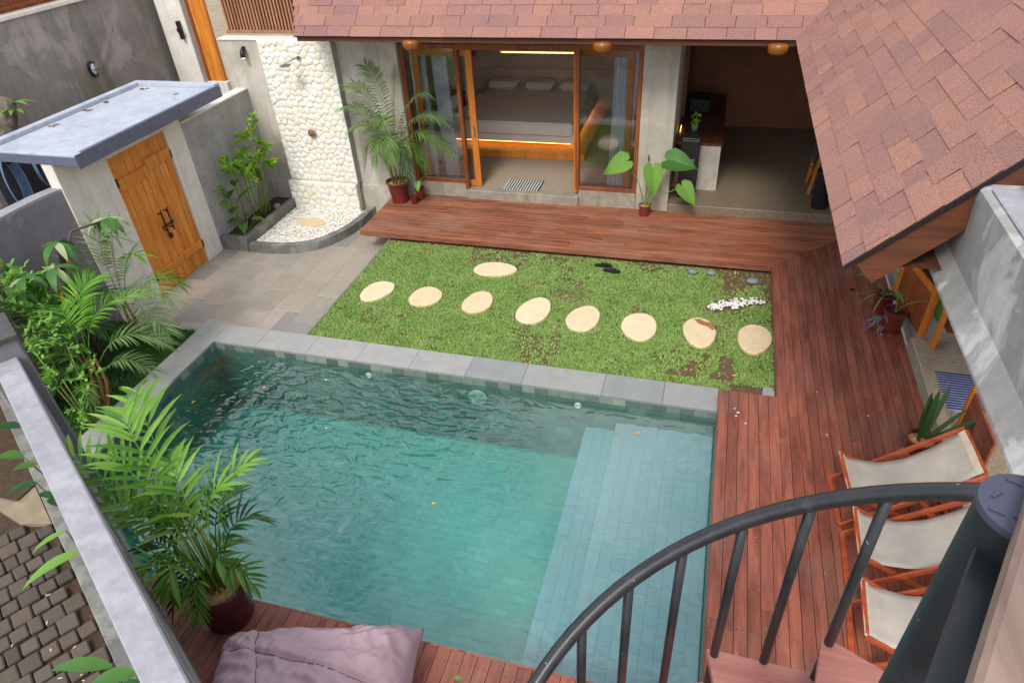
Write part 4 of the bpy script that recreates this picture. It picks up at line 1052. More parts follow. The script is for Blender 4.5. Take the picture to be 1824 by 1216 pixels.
MB().lathe([(.032, 0), (.002, .001)], 12, (.01, -.112, -.0745), cap0=True).build('bulb', m_emit('warm_bulb', (1, .62, .3, 1), 3), sp)
MB().box(-.02, .02, -.03, 0, .02, .10).build('bracket', M['dark'], sp)

# curved kerb with white gravel, and planter box
ck = empty('curved_kerb', (-6.9, 9.6, -0.3)); tag(ck, 'low curved grey concrete kerb around the white gravel of the shower', 'kerb')
arc_o = [(-7.74, 9.06), (-7.45, 9.07), (-7.14, 9.10), (-6.85, 9.17), (-6.58, 9.32), (-6.40, 9.53), (-6.27, 9.78), (-6.17, 10.08), (-6.12, 10.40), (-6.11, 10.90)]
arc_i = []
for i, p in enumerate(arc_o):
    a = Vector(arc_o[max(0, i-1)]); b = Vector(arc_o[min(len(arc_o)-1, i+1)]); d = (b - a).normalized(); nn = Vector((-d.y, d.x)); arc_i.append(tuple(Vector(p) + nn * 0.13))
mb = MB(); n = len(arc_o)
for pts, z in ((arc_o, -0.32), (arc_o, -0.14), (arc_i, -0.14), (arc_i, -0.32)): mb.v += [(x + 6.9, y - 9.6, z + .3) for x, y in pts]
for i in range(n - 1):
    for q in range(3): mb.f.append((q*n + i, q*n + i + 1, (q+1)*n + i + 1, (q+1)*n + i))
mb.f += [(0, n, 2*n, 3*n), (n-1, 4*n-1, 3*n-1, 2*n-1)]
mb.build('kerb_body', M['kerb'], ck, True, auto=40)
gv = MB(); r12 = random.Random(12)
def in_arc(x, y):
    if x > -6.2 or x < -7.74 or y > 10.78: return False
    ok = True
    for i in range(len(arc_i) - 1):
        a = Vector(arc_i[i]); b = Vector(arc_i[i+1]); d = b - a
        if a.x - .2 <= x <= b.x + .2 and (d.x * (y - a.y) - d.y * (x - a.x)) < 0.01: return False
    return y > 9.15
cnt = 0
SLAB = lambda x, y: ((x + 7.08)/.30)**2 + ((y - 10.12)/.15)**2 < 1
while cnt < 4200:
    x, y = r12.uniform(-7.74, -6.2), r12.uniform(9.1, 10.78)
    if in_arc(x, y) and not SLAB(x, y): pebble(gv, x, y, -0.205 + r12.uniform(0, .018), .016, r12); cnt += 1
tag(gv.build('white_gravel', M['pebbles']), 'white gravel bed of the outdoor shower below the stone wall', 'gravel', kind='stuff')
MB().prism([(-7.75, 9.18), (-7.1, 9.22), (-6.7, 9.4), (-6.35, 9.95), (-6.26, 10.78), (-7.75, 10.78)], -0.30, -0.215).build('gravel_bed', M['stoneback'], ck).matrix_parent_inverse = Matrix.Translation((6.9, -9.6, 0.3))
o = MB().prism([(-.30, -.05), (-.2, -.14), (.05, -.15), (.24, -.12), (.31, .02), (.2, .13), (-.05, .15), (-.25, .1)], 0, .03).build('flat_slab', M['step'], None, loc=(-7.08, 10.12, -.205)); tag(o, 'flat pale stone slab lying in the white shower gravel', 'stone slab')
pbx = empty('planter_box', (-8.0, 9.2, -0.3)); tag(pbx, 'low grey rendered planter box between the gate pillar and the stone wall', 'planter')
MB().box(-0.31, 0.235, -0.14, -0.02, 0.0, 0.26, 0.006).build('front_kerb', M['kerb'], pbx)
MB().box(0.115, 0.235, -0.019, 1.74, 0.0, 0.26, 0.006).build('side_kerb', M['kerb'], pbx)
MB().box(-0.31, 0.114, -0.019, 1.70, 0.0, 0.20).build('soil', M['soil'], pbx)

# ================================================================== GATEHOUSE
GX = -8.31
gh = empty('gatehouse', (GX, 8.0, -0.3)); tag(gh, 'small white plastered gatehouse with flat blue-grey roof and orange double gate', 'gatehouse')
def gb_(name, mat, x0, x1, y0, y1, z0, z1, bev=0.0, parent=None): return MB().box(x0-GX, x1-GX, y0-8.0, y1-8.0, z0+.3, z1+.3, bev).build(name, mat, parent or gh)
gb_('pillar', M['white'], GX-.18, GX, 6.57, 7.425, -.32, 2.30, .006); gb_('pillar', M['white'], GX-.18, GX, 8.655, 9.05, -.32, 2.30, .006)
gb_('lintel', M['white'], GX-.18, GX-.001, 7.426, 8.654, 2.035, 2.30)
rfo = [(-9.46, -7.84, 6.56, 9.66)]
gb_('roof_slab', M['slabedge'], -9.46, -7.84, 6.56, 9.66, 2.30, 2.42, .004)
gb_('roof_top', M['roofslab'], -9.32, -7.90, 6.70, 9.52, 2.421, 2.43)
ri = gb_('roof_rim', M['roofslab'], -9.46, -9.33, 6.56, 9.66, 2.421, 2.49, .004); gb_('roof_rim', M['roofslab'], -9.329, -7.84, 9.53, 9.66, 2.421, 2.49, .004)
gb_('roof_rim', M['roofslab'], -9.329, -7.84, 6.56, 6.69, 2.421, 2.45, .004); gb_('roof_rim', M['slabedge'], -7.895, -7.842, 6.691, 9.529, 2.421, 2.455, .003)
gb_('fascia', M['slabedge'], -7.839, -7.834, 6.56, 9.66, 2.27, 2.45)
gb_('drain', M['metal'], -8.35, -8.28, 9.15, 9.22, 2.4305, 2.437, .002)
# gate leaves from boards
def gate_leaf(y0, y1, side):
    gl_ = empty('gate_leaf', (0, 0, 0)); gl_.parent = gh
    nB = 4; w = (y1 - y0)/nB
    for i in range(nB):
        gb_('board', M['teak'], GX-.07, GX-.035 + rng.uniform(0, .003), y0 + i*w + .003, y0 + (i+1)*w - .003, -.285, 2.025, .004, gl_)
    return gl_
gl1 = gate_leaf(7.43, 8.045, 0); gl2 = gate_leaf(8.05, 8.65, 1)
gb_('batten', M['teak'], GX-.034, GX-.004, 7.44, 8.07, 1.52, 1.70, .005, gl1); gb_('batten', M['teak'], GX-.034, GX-.004, 7.44, 8.06, -.02, .11, .005, gl1)
gb_('batten', M['teak'], GX-.034, GX-.002, 8.072, 8.64, 1.60, 1.78, .005, gl2); gb_('batten', M['teak'], GX-.034, GX-.002, 8.062, 8.64, 0.0, .13, .005, gl2)
for gl_, yy in ((gl1, 7.96), (gl2, 8.10)):
    mb = MB(); mb.bar((-.01 + .055, yy-8, .98 + .3), (.045, yy-8, .60+.3), .018, .018); mb.bar((-.03, yy-8, .93+.3), (.05, yy-8, .93+.3), .018, .018); mb.bar((-.03, yy-8, .65+.3), (.05, yy-8, .65+.3), .018, .018)
    mb.build('handle', M['dark'], gl_)
mb = MB(); mb.bar((.03, 7.90-8, .72+.3), (.03, 8.16-8, .72+.3), .02, .03); mb.box(-.02, .03, 8.03-8-.03, 8.03-8+.03, .48+.3, .56+.3, .01); mb.build('bolt', M['dark'], gl1)
for gl_, yy in ((gl1, 7.44), (gl2, 8.63)):
    for z in (.0, 1.6): gb_('hinge', M['dark'], GX-.03, GX+.004, yy - .01, yy + .02, z, z + .12, 0, gl_)
for li, (x, y) in enumerate(((-9.2, 7.6), (-9.22, 8.3), (-9.2, 8.7), (-9.1, 9.4))):
    mb = MB(); 
    for q in range(5): a = rng.uniform(0, 6.28); mb.raw([(0,0,.004), (.06*math.cos(a), .06*math.sin(a), .012), (.09*math.cos(a+.5), .09*math.sin(a+.5), .004), (.05*math.cos(a+.9), .05*math.sin(a+.9), .014)], [(0,1,2,3)])
    o = mb.build('dry_leaf', M['stemb'], None, loc=(x, y, 2.431)); tag(o, ['curled dry leaf at the left end of the gatehouse roof','curled dry leaf in the middle of the gatehouse roof rim','curled dry leaf right of the middle on the gatehouse roof rim','curled dry leaf at the far right corner of the gatehouse roof'][li], 'dry leaf', 'dry leaves on the gatehouse roof')

# wall right of gate
gw = empty('garden_wall', (GX, 9.9, -0.3)); tag(gw, 'low grey rendered garden wall between gatehouse and stone panel', 'wall')
MB().box(-.2, 0, -0.849, 1.045, 0, 2.29, .003).build('wall_body', M['wallgrey'], gw)
MB().box(-.21, .012, -0.849, 1.04, 2.291, 2.325, .008).build('wall_cap', M['white'], gw)
# curved wall left of gate
cw = empty('curved_wall', (GX, 6.0, -0.3)); tag(cw, 'curved damp-stained grey wall left of the gatehouse behind the plants', 'wall')
mb = MB(); cpts = [(-8.33, 6.568), (-8.40, 6.25), (-8.42, 5.9), (-8.40, 5.5), (-8.30, 5.1), (-8.1, 4.72), (-7.8, 4.42), (-7.3, 4.18)]
inn = cpts; outp = []
for i, p in enumerate(cpts):
    a = Vector(cpts[max(0, i-1)]); b = Vector(cpts[min(len(cpts)-1, i+1)]); d = (b - a).normalized(); outp.append(tuple(Vector(p) + Vector((d.y, -d.x)) * 0.19))
n = len(cpts)
for pts, z in ((inn, -0.32), (inn, 1.93), (outp, 1.93), (outp, -0.32)): mb.v += [(x - GX, y - 6.0, z + .3) for x, y in pts]
for i in range(n-1):
    for q in range(3): mb.f.append((q*n+i, q*n+i+1, (q+1)*n+i+1, (q+1)*n+i))
mb.build('wall_body', M['curved'], cw, True, auto=40)
mb = MB()
for pts, z in ((inn, 1.931), (inn, 1.965), (outp, 1.965), (outp, 1.931)): mb.v += [(x - GX, y - 6.0, z + .3) for x, y in pts]
for i in range(n-1):
    for q in range(3): mb.f.append((q*n+i, q*n+i+1, (q+1)*n+i+1, (q+1)*n+i))
mb.build('wall_cap', M['cap'], cw, True, auto=40)

# ---- neighbour wall and what stands on it
nw = empty('neighbour_wall', (-10.5, 9, -0.6)); tag(nw, 'tall old patched grey wall with moss streaks rising behind the gatehouse', 'wall')
MB().box(-.25, 0, -5.5, 3.4, 0, 4.22).build('wall_body', M['neigh'], nw)
MB().box(-.32, .06, -5.5, 1.75, 4.221, 4.29, .01).build('ledge', M['white'], nw)
fe = empty('slat_fence', (-10.55, 9, 3.7)); tag(fe, 'dark red-brown slat fence on top of the old wall, top left corner', 'fence')
sl_ = MB().box(-.02, .02, -.022, .022, 0.0, .9, .003).build('slat', M['frame'], fe, loc=(0, -2.0, 0))
for i in range(1, 62): inst(sl_, fe, (0, -2.0 + i * .06, 0))
MB().box(.021, .05, -2.1, 1.75, .05, .09).build('rail', M['frame'], fe)
wlamp = empty('bulkhead_lamp', (-10.5, 9.84, 2.6)); tag(wlamp, 'oval caged bulkhead lamp on the old grey wall', 'lamp')
o = MB().lathe([(.075, 0), (.08, .03), (.07, .05)], 20, cap1=True).build('housing', M['dark'], wlamp, True, auto=40); o.rotation_euler = (0, R(90), 0); o.scale = (1.7, 1, 1)
o = MB().lathe([(.058, .045), (.05, .08), (.02, .095), (.002, .097)], 18).build('lens', m_plain('frosted_glass', L(200,206,214), .25), wlamp, True); o.rotation_euler = (0, R(90), 0); o.scale = (1.7, 1, 1)
mb = MB(); mb.bar((.098, 0, -.13), (.098, 0, .13), .01, .01); mb.bar((.098, -.07, 0), (.098, .07, 0), .01, .01); mb.build('cage', M['dark'], wlamp)
gp = empty('white_gate_pillar', (-9.95, 11.75, -0.6)); tag(gp, 'tall white plastered pillar beside the orange timber post at the upper left', 'pillar')
MB().box(-.40, .17, -.1, .25, 0, 4.5, .01).build('pillar_body', M['white'], gp)
op = empty('timber_post', (-9.45, 11.62, -0.6)); tag(op, 'wide bright orange timber door post left of the grey wall', 'post')
MB().box(-.06, .26, -.08, .0, 2.55, 4.5, .005).build('post_face', M['teak'], op)
MB().box(-.12, -.061, -.10, .25, 2.55, 4.5, .005).build('post_side', M['frame'], op)
MB().box(-.14, .30, -.11, .25, 0, 2.549, .01).build('footing', M['white'], op)
ol = empty('wall_lamp', (-9.92, 11.63, 2.85)); tag(ol, 'black up-down wall lamp on the white pillar at the upper left', 'lamp')
MB().box(-.03, .03, -.06, 0.015, -.16, .16, .006).build('lamp_body', M['dark'], ol); MB().box(-.04, .07, -.075, -.061, -.035, .035, .004).build('plate', M['dark'], ol)
# slat screen above the facade wall
ss = empty('slat_screen', (-8.6, 11.3, 2.88)); tag(ss, 'pale vertical timber slat screen above the grey wall left of the roof', 'screen')
MB().box(-.05, 1.55, -.03, .03, 0, .05, .004).build('rail', M['slat'], ss)
s0 = MB().box(-.016, .016, -.025, .025, .051, 1.0, .003).build('slat', M['slat'], ss, loc=(0.0, 0, 0))
for i in range(1, 24): inst(s0, ss, (i * .066, 0, 0))
MB().box(-.05, 1.55, .10, .12, 0.0, 1.0).build('backing', M['barge'], ss)

# hose on the hook
hs = empty('hose_coil', (-9.58, 6.98, 1.8)); tag(hs, 'coiled blue hose hanging behind the curved wall left of the gatehouse', 'hose')
mb = MB()
for k in range(6):
    pts = []; rr = .20 + .012 * k
    for q in range(26):
        a = 2*math.pi*q/25; pts.append((.02*k - .05, .8*rr*math.sin(a)*(.55 + .1*k*.4) - .06, -rr*1.7*math.cos(a) - .0*k))
    mb.tube(pts, .012, 6, False)
mb.build('hose_loops', M['hose'], hs, True)
mb = MB()
for k in range(4):
    pts = []; rr = .16 + .012 * k
    for q in range(22):
        a = 2*math.pi*q/21; pts.append((.02*k - .05, .35*rr*math.sin(a) + .42, -rr*1.7*math.cos(a) + .1))
    mb.tube(pts, .012, 6, False)
mb.build('hose_loops', M['hose'], hs, True)
MB().box(-.12, .02, -.02, .02, .28, .32).build('hook', M['dark'], hs)
o = MB().box(-.12, 0, -.25, 1.2, 0, 2.7).build('store_wall', m_plain('dark_slate_grey', L(84,84,90), .8), None, loc=(-9.7, 7.0, -.6)); tag(o, 'dark grey low wall holding the coiled blue hose behind the gatehouse', 'wall')  # plain dark grey colour on the wall behind the hose

# ================================================================== PLANTS
UP = Vector((0, 0, 1))
def leaf_blade(mb, base, d, nrm, length, width, droop=0.3, segs=4, shape='lance', fold=0.15):
    d = Vector(d).normalized(); nrm = Vector(nrm); side = d.cross(nrm)
    if side.length < 1e-4: side = d.orthogonal()
    side.normalize(); nn = side.cross(d).normalized(); p = Vector(base); st = length / segs
    prof = {'lance': [.25, .85, 1.0, .8, .45, 0.0], 'oval': [.3, .9, 1.0, .85, .5, 0], 'strap': [.6, .95, 1.0, .95, .8, 0.0], 'heart': [.75, 1.0, .9, .65, .35, 0.0]}[shape]
    vs = []; 
    for i in range(segs + 1):
        f = i / segs; k = f * 5; i0 = min(4, int(k)); w = width/2 * (prof[i0] * (1 - (k - i0)) + prof[i0 + 1] * (k - i0))
        if i == segs: w = 0.0005
        vs += [tuple(p - side * w + nn * w * fold), tuple(p), tuple(p + side * w + nn * w * fold)]
        d2 = (d + Vector((0, 0, -1)) * droop * st / max(length, 1e-3) * (0.5 + f)).normalized(); p = p + d2 * st; d = d2; nn = side.cross(d).normalized()
    fs = []
    for i in range(segs):
        a = i * 3; fs += [(a, a+1, a+4, a+3), (a+1, a+2, a+5, a+4)]
    mb.raw(vs, fs)
def heart_leaf(mb, base, d, nrm, length, width, droop=0.4, cup=0.12):
    d = Vector(d).normalized(); side = d.cross(Vector(nrm))
    if side.length < 1e-3: side = d.orthogonal()
    side.normalize(); nn = side.cross(d).normalized(); base = Vector(base)
    rows = [(-.26, .10, .30), (-.14, .03, .43), (0.0, 0.0, .50), (.18, 0.0, .49), (.38, 0.0, .42), (.60, 0.0, .30), (.82, 0.0, .13), (1.0, 0.0, .003)]
    vs = []
    for (f, inn, w) in rows:
        zz = -droop * length * max(0, f) ** 2 * .6 - (.05 * length if f < 0 else 0)
        for sg in (-1, 1):
            for q in (0, .5, 1):
                ww = (inn + (w - inn) * q) * width; lift = cup * width * (q ** 1.3) * .8 + .03 * width * math.sin(f * 17 + q * 2) * q
                vs.append(tuple(base + d * (f * length) + side * sg * ww + nn * lift + Vector((0, 0, zz))))
    fs = []
    for i in range(len(rows) - 1):
        for h in (0, 3):
            for q in (0, 1): a = i * 6 + h + q; fs.append((a, a + 1, a + 7, a + 6))
    mb.raw(vs, fs)
def frond(parent, base, d, length, nleaf, ll, lw, mat, droop=0.9, start=0.25, ang=55, leafdroop=0.5, rs=rng, stemmat=None, vee=0.35, segs=10, lseg=3, name='frond', taper=True, rr=0.008):
    mb = MB(); p = Vector(base); d = Vector(d).normalized(); pts = [p.copy()]; dirs = [d.copy()]
    for i in range(segs):
        d = (d + Vector((0, 0, -1)) * droop / segs * (0.4 + 1.2 * i / segs)).normalized(); p = p + d * (length / segs); pts.append(p.copy()); dirs.append(d.copy())
    mb.tube(pts, [rr * (1 - .75 * i / segs) for i in range(segs + 1)], 5, False)
    side0 = Vector(dirs[0]).cross(UP); 
    if side0.length < .05: side0 = Vector((rs.uniform(-1, 1), rs.uniform(-1, 1), 0))
    side0.normalize()
    for i in range(nleaf):
        f = start + (1 - start) * i / (nleaf - 1); k = f * segs; i0 = min(segs - 1, int(k)); q = pts[i0].lerp(pts[i0 + 1], k - i0); dd = dirs[min(segs, i0 + 1)]
        side = (side0 - dd * side0.dot(dd)).normalized(); nn = side.cross(dd).normalized()
        if nn.z < 0: nn = -nn
        le = ll * ((0.55 + 0.9 * math.sin(math.pi * (0.18 + 0.72 * (f - start) / (1 - start)))) if taper else 1.0) * rs.uniform(.9, 1.08)
        a = R(ang * (1.0 - 0.45 * (f - start) / (1 - start)) + rs.uniform(-5, 5))
        for sg in (-1, 1):
            ld = (dd * math.cos(a) + side * sg * math.sin(a) + nn * vee).normalized()
            leaf_blade(mb, q, ld, nn, le, lw * rs.uniform(.85, 1.1), leafdroop, lseg, 'lance', 0.25)
    return mb.build(name, mat, parent, False)

def frond_c(parent, a, b, c, nleaf, ll, lw, mat, rs, start=.3, ang=58, leafdroop=.6, vee=.25, lseg=4, rr=.007, taper=True):
    a, b, c = Vector(a), Vector(b), Vector(c); segs = 12; pts = []
    for i in range(segs + 1):
        f = i / segs; pts.append(a * (1-f)**2 + b * 2*f*(1-f) + c * f*f)
    mb = MB(); mb.tube(pts, [rr * (1 - .75 * i / segs) for i in range(segs + 1)], 5, False)
    h0 = (c - a); h0.z = 0
    side0 = h0.cross(UP).normalized() if h0.length > .08 else Vector((rs.uniform(-1, 1), rs.uniform(-1, 1), 0)).normalized()
    for i in range(nleaf):
        f = start + (1 - start) * i / (nleaf - 1); k = f * segs; i0 = min(segs - 1, int(k)); q = pts[i0].lerp(pts[i0 + 1], k - i0); dd = (pts[min(segs, i0 + 1)] - pts[i0]).normalized()
        side = (side0 - dd * side0.dot(dd)).normalized(); nn = side.cross(dd).normalized()
        if nn.z < 0: nn = -nn
        g_ = (f - start) / (1 - start); le = ll * ((0.6 + 0.75 * math.sin(math.pi * (0.15 + 0.70 * g_))) if taper else 1.0) * rs.uniform(.88, 1.08) / 1.2
        aa = R(ang * (1.0 - 0.5 * g_) + rs.uniform(-6, 6))
        for sg in (-1, 1):
            ld = (dd * math.cos(aa) + side * sg * math.sin(aa) + nn * vee).normalized()
            leaf_blade(mb, q + dd * rs.uniform(-.008, .008), ld, nn, le * rs.uniform(.93, 1.05), lw * rs.uniform(.85, 1.12), leafdroop, lseg, 'lance', 0.22)
    return mb.build('frond', mat, parent, False)

def pot(parent, r0, r1, h, mat, soil=None, rim=0.02):
    MB().lathe([(r0*.9, 0), (r0, .01), (r1*.97, h*.88), (r1, h*.9), (r1 + rim, h*.93), (r1 + rim, h), (r1 - .005, h), (r1*.92, h*.86)], 30, cap0=True).build('pot', mat, parent, True, auto=35)
    MB().lathe([(r1*.95, h*.86), (r1*.6, h*.89), (.002, h*.9)], 24, cap0=False).build('pot_soil', soil or M['potsoil'], parent, False)

# potted areca palm by the house
pa = empty('potted_palm', (-5.44, 10.68, 0.12)); tag(pa, 'tall feathery areca palm in an oxblood pot at the left end of the house deck', 'potted palm')
pot(pa, .15, .20, .40, M['pot'])
ra = random.Random(15)
for k in range(9):
    a = k * .7; x, y = .08*math.cos(a), .08*math.sin(a); tx, ty = .20*math.cos(a) + .03, .20*math.sin(a) * .7
    MB().tube([(x, y, .35), (x*.9 + tx*.3, y + ty*.3, .65), (x + tx, y + ty, .95)], [.013, .011, .008], 6).build('cane', M['stemg'], pa, True)
for (b, c, mt, n_, l_) in (((-.35,.1,2.3),(-.72,.05,2.0),'palmpale',22,.34), ((-.1,.1,2.2),(-.30,.12,2.35),'palmpale',20,.30), ((.12,.1,1.9),(.22,.12,2.25),'palmpale',20,.30), ((-.4,.0,1.7),(-.72,-.05,1.25),'palmpale',26,.34), ((-.35,-.1,1.5),(-.50,-.12,.75),'palm',26,.30), ((-.12,-.15,1.6),(-.22,-.3,.85),'palm',26,.27), ((.05,-.15,1.7),(.12,-.35,.95),'palm',26,.27), ((.4,.0,1.9),(1.05,-.02,1.55),'palmpale',28,.36), ((.5,-.05,1.7),(1.12,-.08,1.05),'palm',28,.34), ((.3,-.1,1.6),(.62,-.15,.80),'palm',26,.30), ((.3,.1,2.0),(.75,.1,1.95),'palmpale',24,.32), ((-.45,.1,1.9),(-.85,.1,1.65),'palmpale',24,.30), ((0,-.1,1.8),(-.02,-.15,1.5),'palm',20,.25), ((.2,-.15,1.4),(.38,-.3,.7),'palmdark',22,.24)):
    frond_c(pa, (c[0]*.15, c[1]*.15, .85 + .1*ra.random()), b, c, int(n_ * 1.25), l_ * 1.08, .020, M[mt], ra, .22, 62, 1.0, .2, 3, .006)
# small pots beside it
def small_plant(name, loc, r, h, label, leaves, cat='potted plant', group=None, potmat='pot', leafmat='broadl', stem='stemg', soil=None):
    e_ = empty(name, loc); tag(e_, label, cat, group); pot(e_, r*.9, r, h, M[potmat], M[soil or 'darksoil'], .006)
    for (az_, el_, sl_, ll_, lw_, shp, ldroop, dirdown) in leaves:
        d = Vector((math.cos(R(az_))*math.cos(R(el_)), math.sin(R(az_))*math.cos(R(el_)), math.sin(R(el_)))); p0 = Vector((0, 0, h*.85)); pts = [p0]
        q = p0.copy(); dd = d.copy()
        for k in range(5): dd = (dd + Vector((math.cos(R(az_)), math.sin(R(az_)), -0.6)) * .16).normalized(); q = q + dd * sl_/5; pts.append(q.copy())
        MB().tube(pts, [.007, .006, .006, .005, .005, .004], 6, False).build('stem', M[stem], e_, True)
        ld = (dd + Vector((0, 0, -dirdown))).normalized(); mb = MB()
        nr_ = UP if abs(ld.z) < .9 else Vector((math.cos(R(az_)), math.sin(R(az_)), 0.3))
        (heart_leaf(mb, q, ld, nr_, ll_ * .85, lw_, ldroop) if shp == 'heart' else leaf_blade(mb, q, ld, nr_, ll_, lw_, ldroop, 6, shp, .12)); mb.build('leaf', M[leafmat], e_, True)
    return e_
small_plant('potted_vine', (-5.10, 10.84, .12), .085, .22, 'small oxblood pot with drooping heart-shaped leaves right of the big palm pot', ((-70, 70, .42, .17, .12, 'heart', .5, 1.6), (-150, 75, .30, .16, .13, 'heart', .4, .5), (90, 70, .2, .1, .08, 'heart', .4, .4)), leafmat='broadl')
e_ = small_plant('empty_pot', (-5.13, 10.62, .12), .062, .15, 'smallest oxblood cup-sized pot in front of the palm pot', (), cat='pot')
# taro by kitchen
tro = small_plant('potted_taro', (-0.97, 10.84, .12), .098, .18, 'elephant-ear plant with large light green leaves in a small brown pot before the pier', (), soil='potsoil')
for (bx, by, bz, tx_, ty_, tz_, wd_, mt) in ((-.36, -.02, .94, -.70, -.10, .74, .36, 'broadl'), (.10, -.08, .86, .15, -.16, .44, .32, 'broadl'), (.36, -.02, 1.00, .80, -.10, .92, .38, 'broad'), (.60, -.06, .58, .82, -.14, .30, .28, 'broadl'), (.02, -.02, .98, .01, -.04, 1.10, .04, 'broad')):
    MB().tube([(0, 0, .15), (bx*.35, by*.5, bz*.62), (bx, by, bz)], [.012, .009, .005], 7, False).build('stem', M['stemg'], tro, True)
    dv = Vector((tx_-bx, ty_-by, tz_-bz)); mb = MB(); heart_leaf(mb, (bx, by, bz), dv, Vector((0, -.72, .69)), dv.length, wd_, .15, .16); mb.build('leaf', M[mt], tro, True)
# right-hand pots
small_plant('potted_spider_plant', (2.42, 8.50, .12), .12, .26, 'oxblood pot with arching narrow leaves, farther of the two pots by the glazed door', tuple((a, e, s, .30, .022, 'strap', 1.4, .3) for a, e, s in ((170, 60, .12, ), (120, 70, .12), (60, 60, .15), (20, 60, .1), (-40, 65, .12), (-120, 60, .1), (200, 50, .14), (90, 50, .1))) + ((160, 75, .35, .2, .11, 'heart', .5, .4), (-60, 70, .2, .2, .12, 'heart', .5, .4)), leafmat='palmpale')
small_plant('potted_elephant_ear', (2.47, 8.07, .12), .13, .30, 'oxblood pot with one drooping elephant-ear leaf, nearer of the two pots by the glazed door', ((-45, 75, .55, .30, .22, 'heart', .5, 1.6), (100, 85, .50, .12, .05, 'lance', .3, .2)), leafmat='broadl')
pp = empty('purple_plant', (2.28, 8.0, .12)); tag(pp, 'purple and green trailing plant spilling beside the oxblood pots', 'plant')
rq = random.Random(6)
for k in range(16):
    mb = MB(); a = rq.uniform(90, 280); leaf_blade(mb, (rq.uniform(-.03, .08), rq.uniform(-.06, .08), rq.uniform(.05, .25)), (math.cos(R(a)), math.sin(R(a)), rq.uniform(-.2, .5)), UP, rq.uniform(.1, .17), .035, .8, 4, 'lance', .2); mb.build('leaf', M['purple'] if k % 3 else M['palmpale'], pp)
# snake plant
sp_ = empty('snake_plant', (2.38, 5.78, .12)); tag(sp_, 'dark banded snake plant in a pot behind the first deck chair', 'potted plant')
pot(sp_, .10, .13, .24, M['pot'])
for (a, t_, l_, w_) in ((100, 80, .55, .075), (60, 60, .62, .06), (150, 82, .45, .08), (20, 55, .50, .055), (-5, 50, .62, .08), (200, 80, .4, .07), (80, 85, .62, .06)):
    mb = MB(); d = (math.cos(R(a))*math.cos(R(t_)), math.sin(R(a))*math.cos(R(t_)), math.sin(R(t_))); leaf_blade(mb, (.04*math.cos(R(a)), .04*math.sin(R(a)), .2), d, (math.cos(R(a + 180)), math.sin(R(a + 180)), .2), l_, w_, .15, 6, 'strap', .3); mb.build('leaf', M['snake'], sp_, True)

# foreground potted palm
fp = empty('potted_palm', (-3.52, 2.50, .12)); tag(fp, 'bushy bright green palm in a big dark maroon pot at the near pool corner', 'potted palm')
MB().lathe([(.16, 0), (.19, .02), (.235, .30), (.24, .38), (.225, .45), (.215, .46), (.20, .45), (.20, .38)], 34, cap0=True).build('pot', M['potdark'], fp, True, auto=40)
MB().lathe([(.205, .39), (.1, .41), (.002, .42)], 24, cap0=False).build('pot_soil', M['potsoil'], fp)
rb = random.Random(77)
for k in range(8):
    a = k * .8; MB().tube([(.07*math.cos(a), .07*math.sin(a), .38), (.09*math.cos(a) - .03, .09*math.sin(a) + .02, .75), (.10*math.cos(a) - .10, .10*math.sin(a) + .06, 1.1)], [.012, .010, .006], 6).build('cane', M['stemg'], fp, True)
fr_list = [((-.40,.35,1.75),(-.95,.84,1.66),'palmbright',11,.40,.05), ((-.3,.15,1.8),(-.60,.38,1.85),'palmbright',10,.36,.05), ((-.5,.05,1.6),(-1.10,.14,1.62),'palmbright',11,.34,.045), ((-.25,.1,1.5),(-.55,.12,1.72),'palmbright',9,.30,.045), ((-.3,-.05,1.4),(-.62,-.05,1.35),'palm',9,.34,.05),
           ((.1,.25,1.5),(.30,.50,1.45),'palmbright',9,.27,.042), ((.1,.1,1.5),(.25,.25,1.45),'palmbright',9,.34,.045), ((0,-.2,1.35),(.05,-.38,.95),'palm',9,.32,.05), ((-.15,-.2,1.3),(-.2,-.42,1.0),'palm',9,.30,.045),
           ((-.3,.2,1.1),(-.62,.38,.95),'palmdark',10,.34,.04), ((-.1,.35,1.1),(-.15,.6,.85),'palmdark',10,.34,.04), ((.08,.28,1.1),(.20,.45,.8),'palmdark',9,.30,.04), ((-.35,.0,1.0),(-.6,.05,.75),'palmdark',9,.3,.04), ((-.05,.15,1.5),(-.3,.35,1.45),'palmbright',9,.34,.05), ((-.1,-.1,1.3),(-.25,-.2,.7),'palm',8,.28,.04), ((-.15,-.05,.95),(-.42,-.12,.55),'palmdark',8,.26,.04), ((.0,.15,.9),(.02,.32,.6),'palm',8,.26,.04), ((.05,.05,1.0),(.18,.02,.62),'palm',8,.26,.045), ((-.1,.1,1.2),(-.35,.25,1.0),'palm',9,.30,.045), ((-.2,.1,1.35),(-.55,.1,1.15),'palm',9,.32,.045), ((.0,.0,1.0),(-.08,-.15,.62),'palm',7,.24,.04), ((.2,.05,.9),(.34,.05,.50),'palm',7,.24,.035), ((.0,-.15,.95),(.06,-.30,.50),'palm',8,.26,.04), ((-.1,-.12,.9),(-.18,-.28,.5),'palmdark',7,.26,.04)]
for (b, c, mt, n_, l_, w_) in fr_list:
    frond_c(fp, (c[0]*.10, c[1]*.10, .42), b, c, n_, l_ * .9, w_ * .85, M[mt], rb, .42, 55, .6, .22, 4, .008)

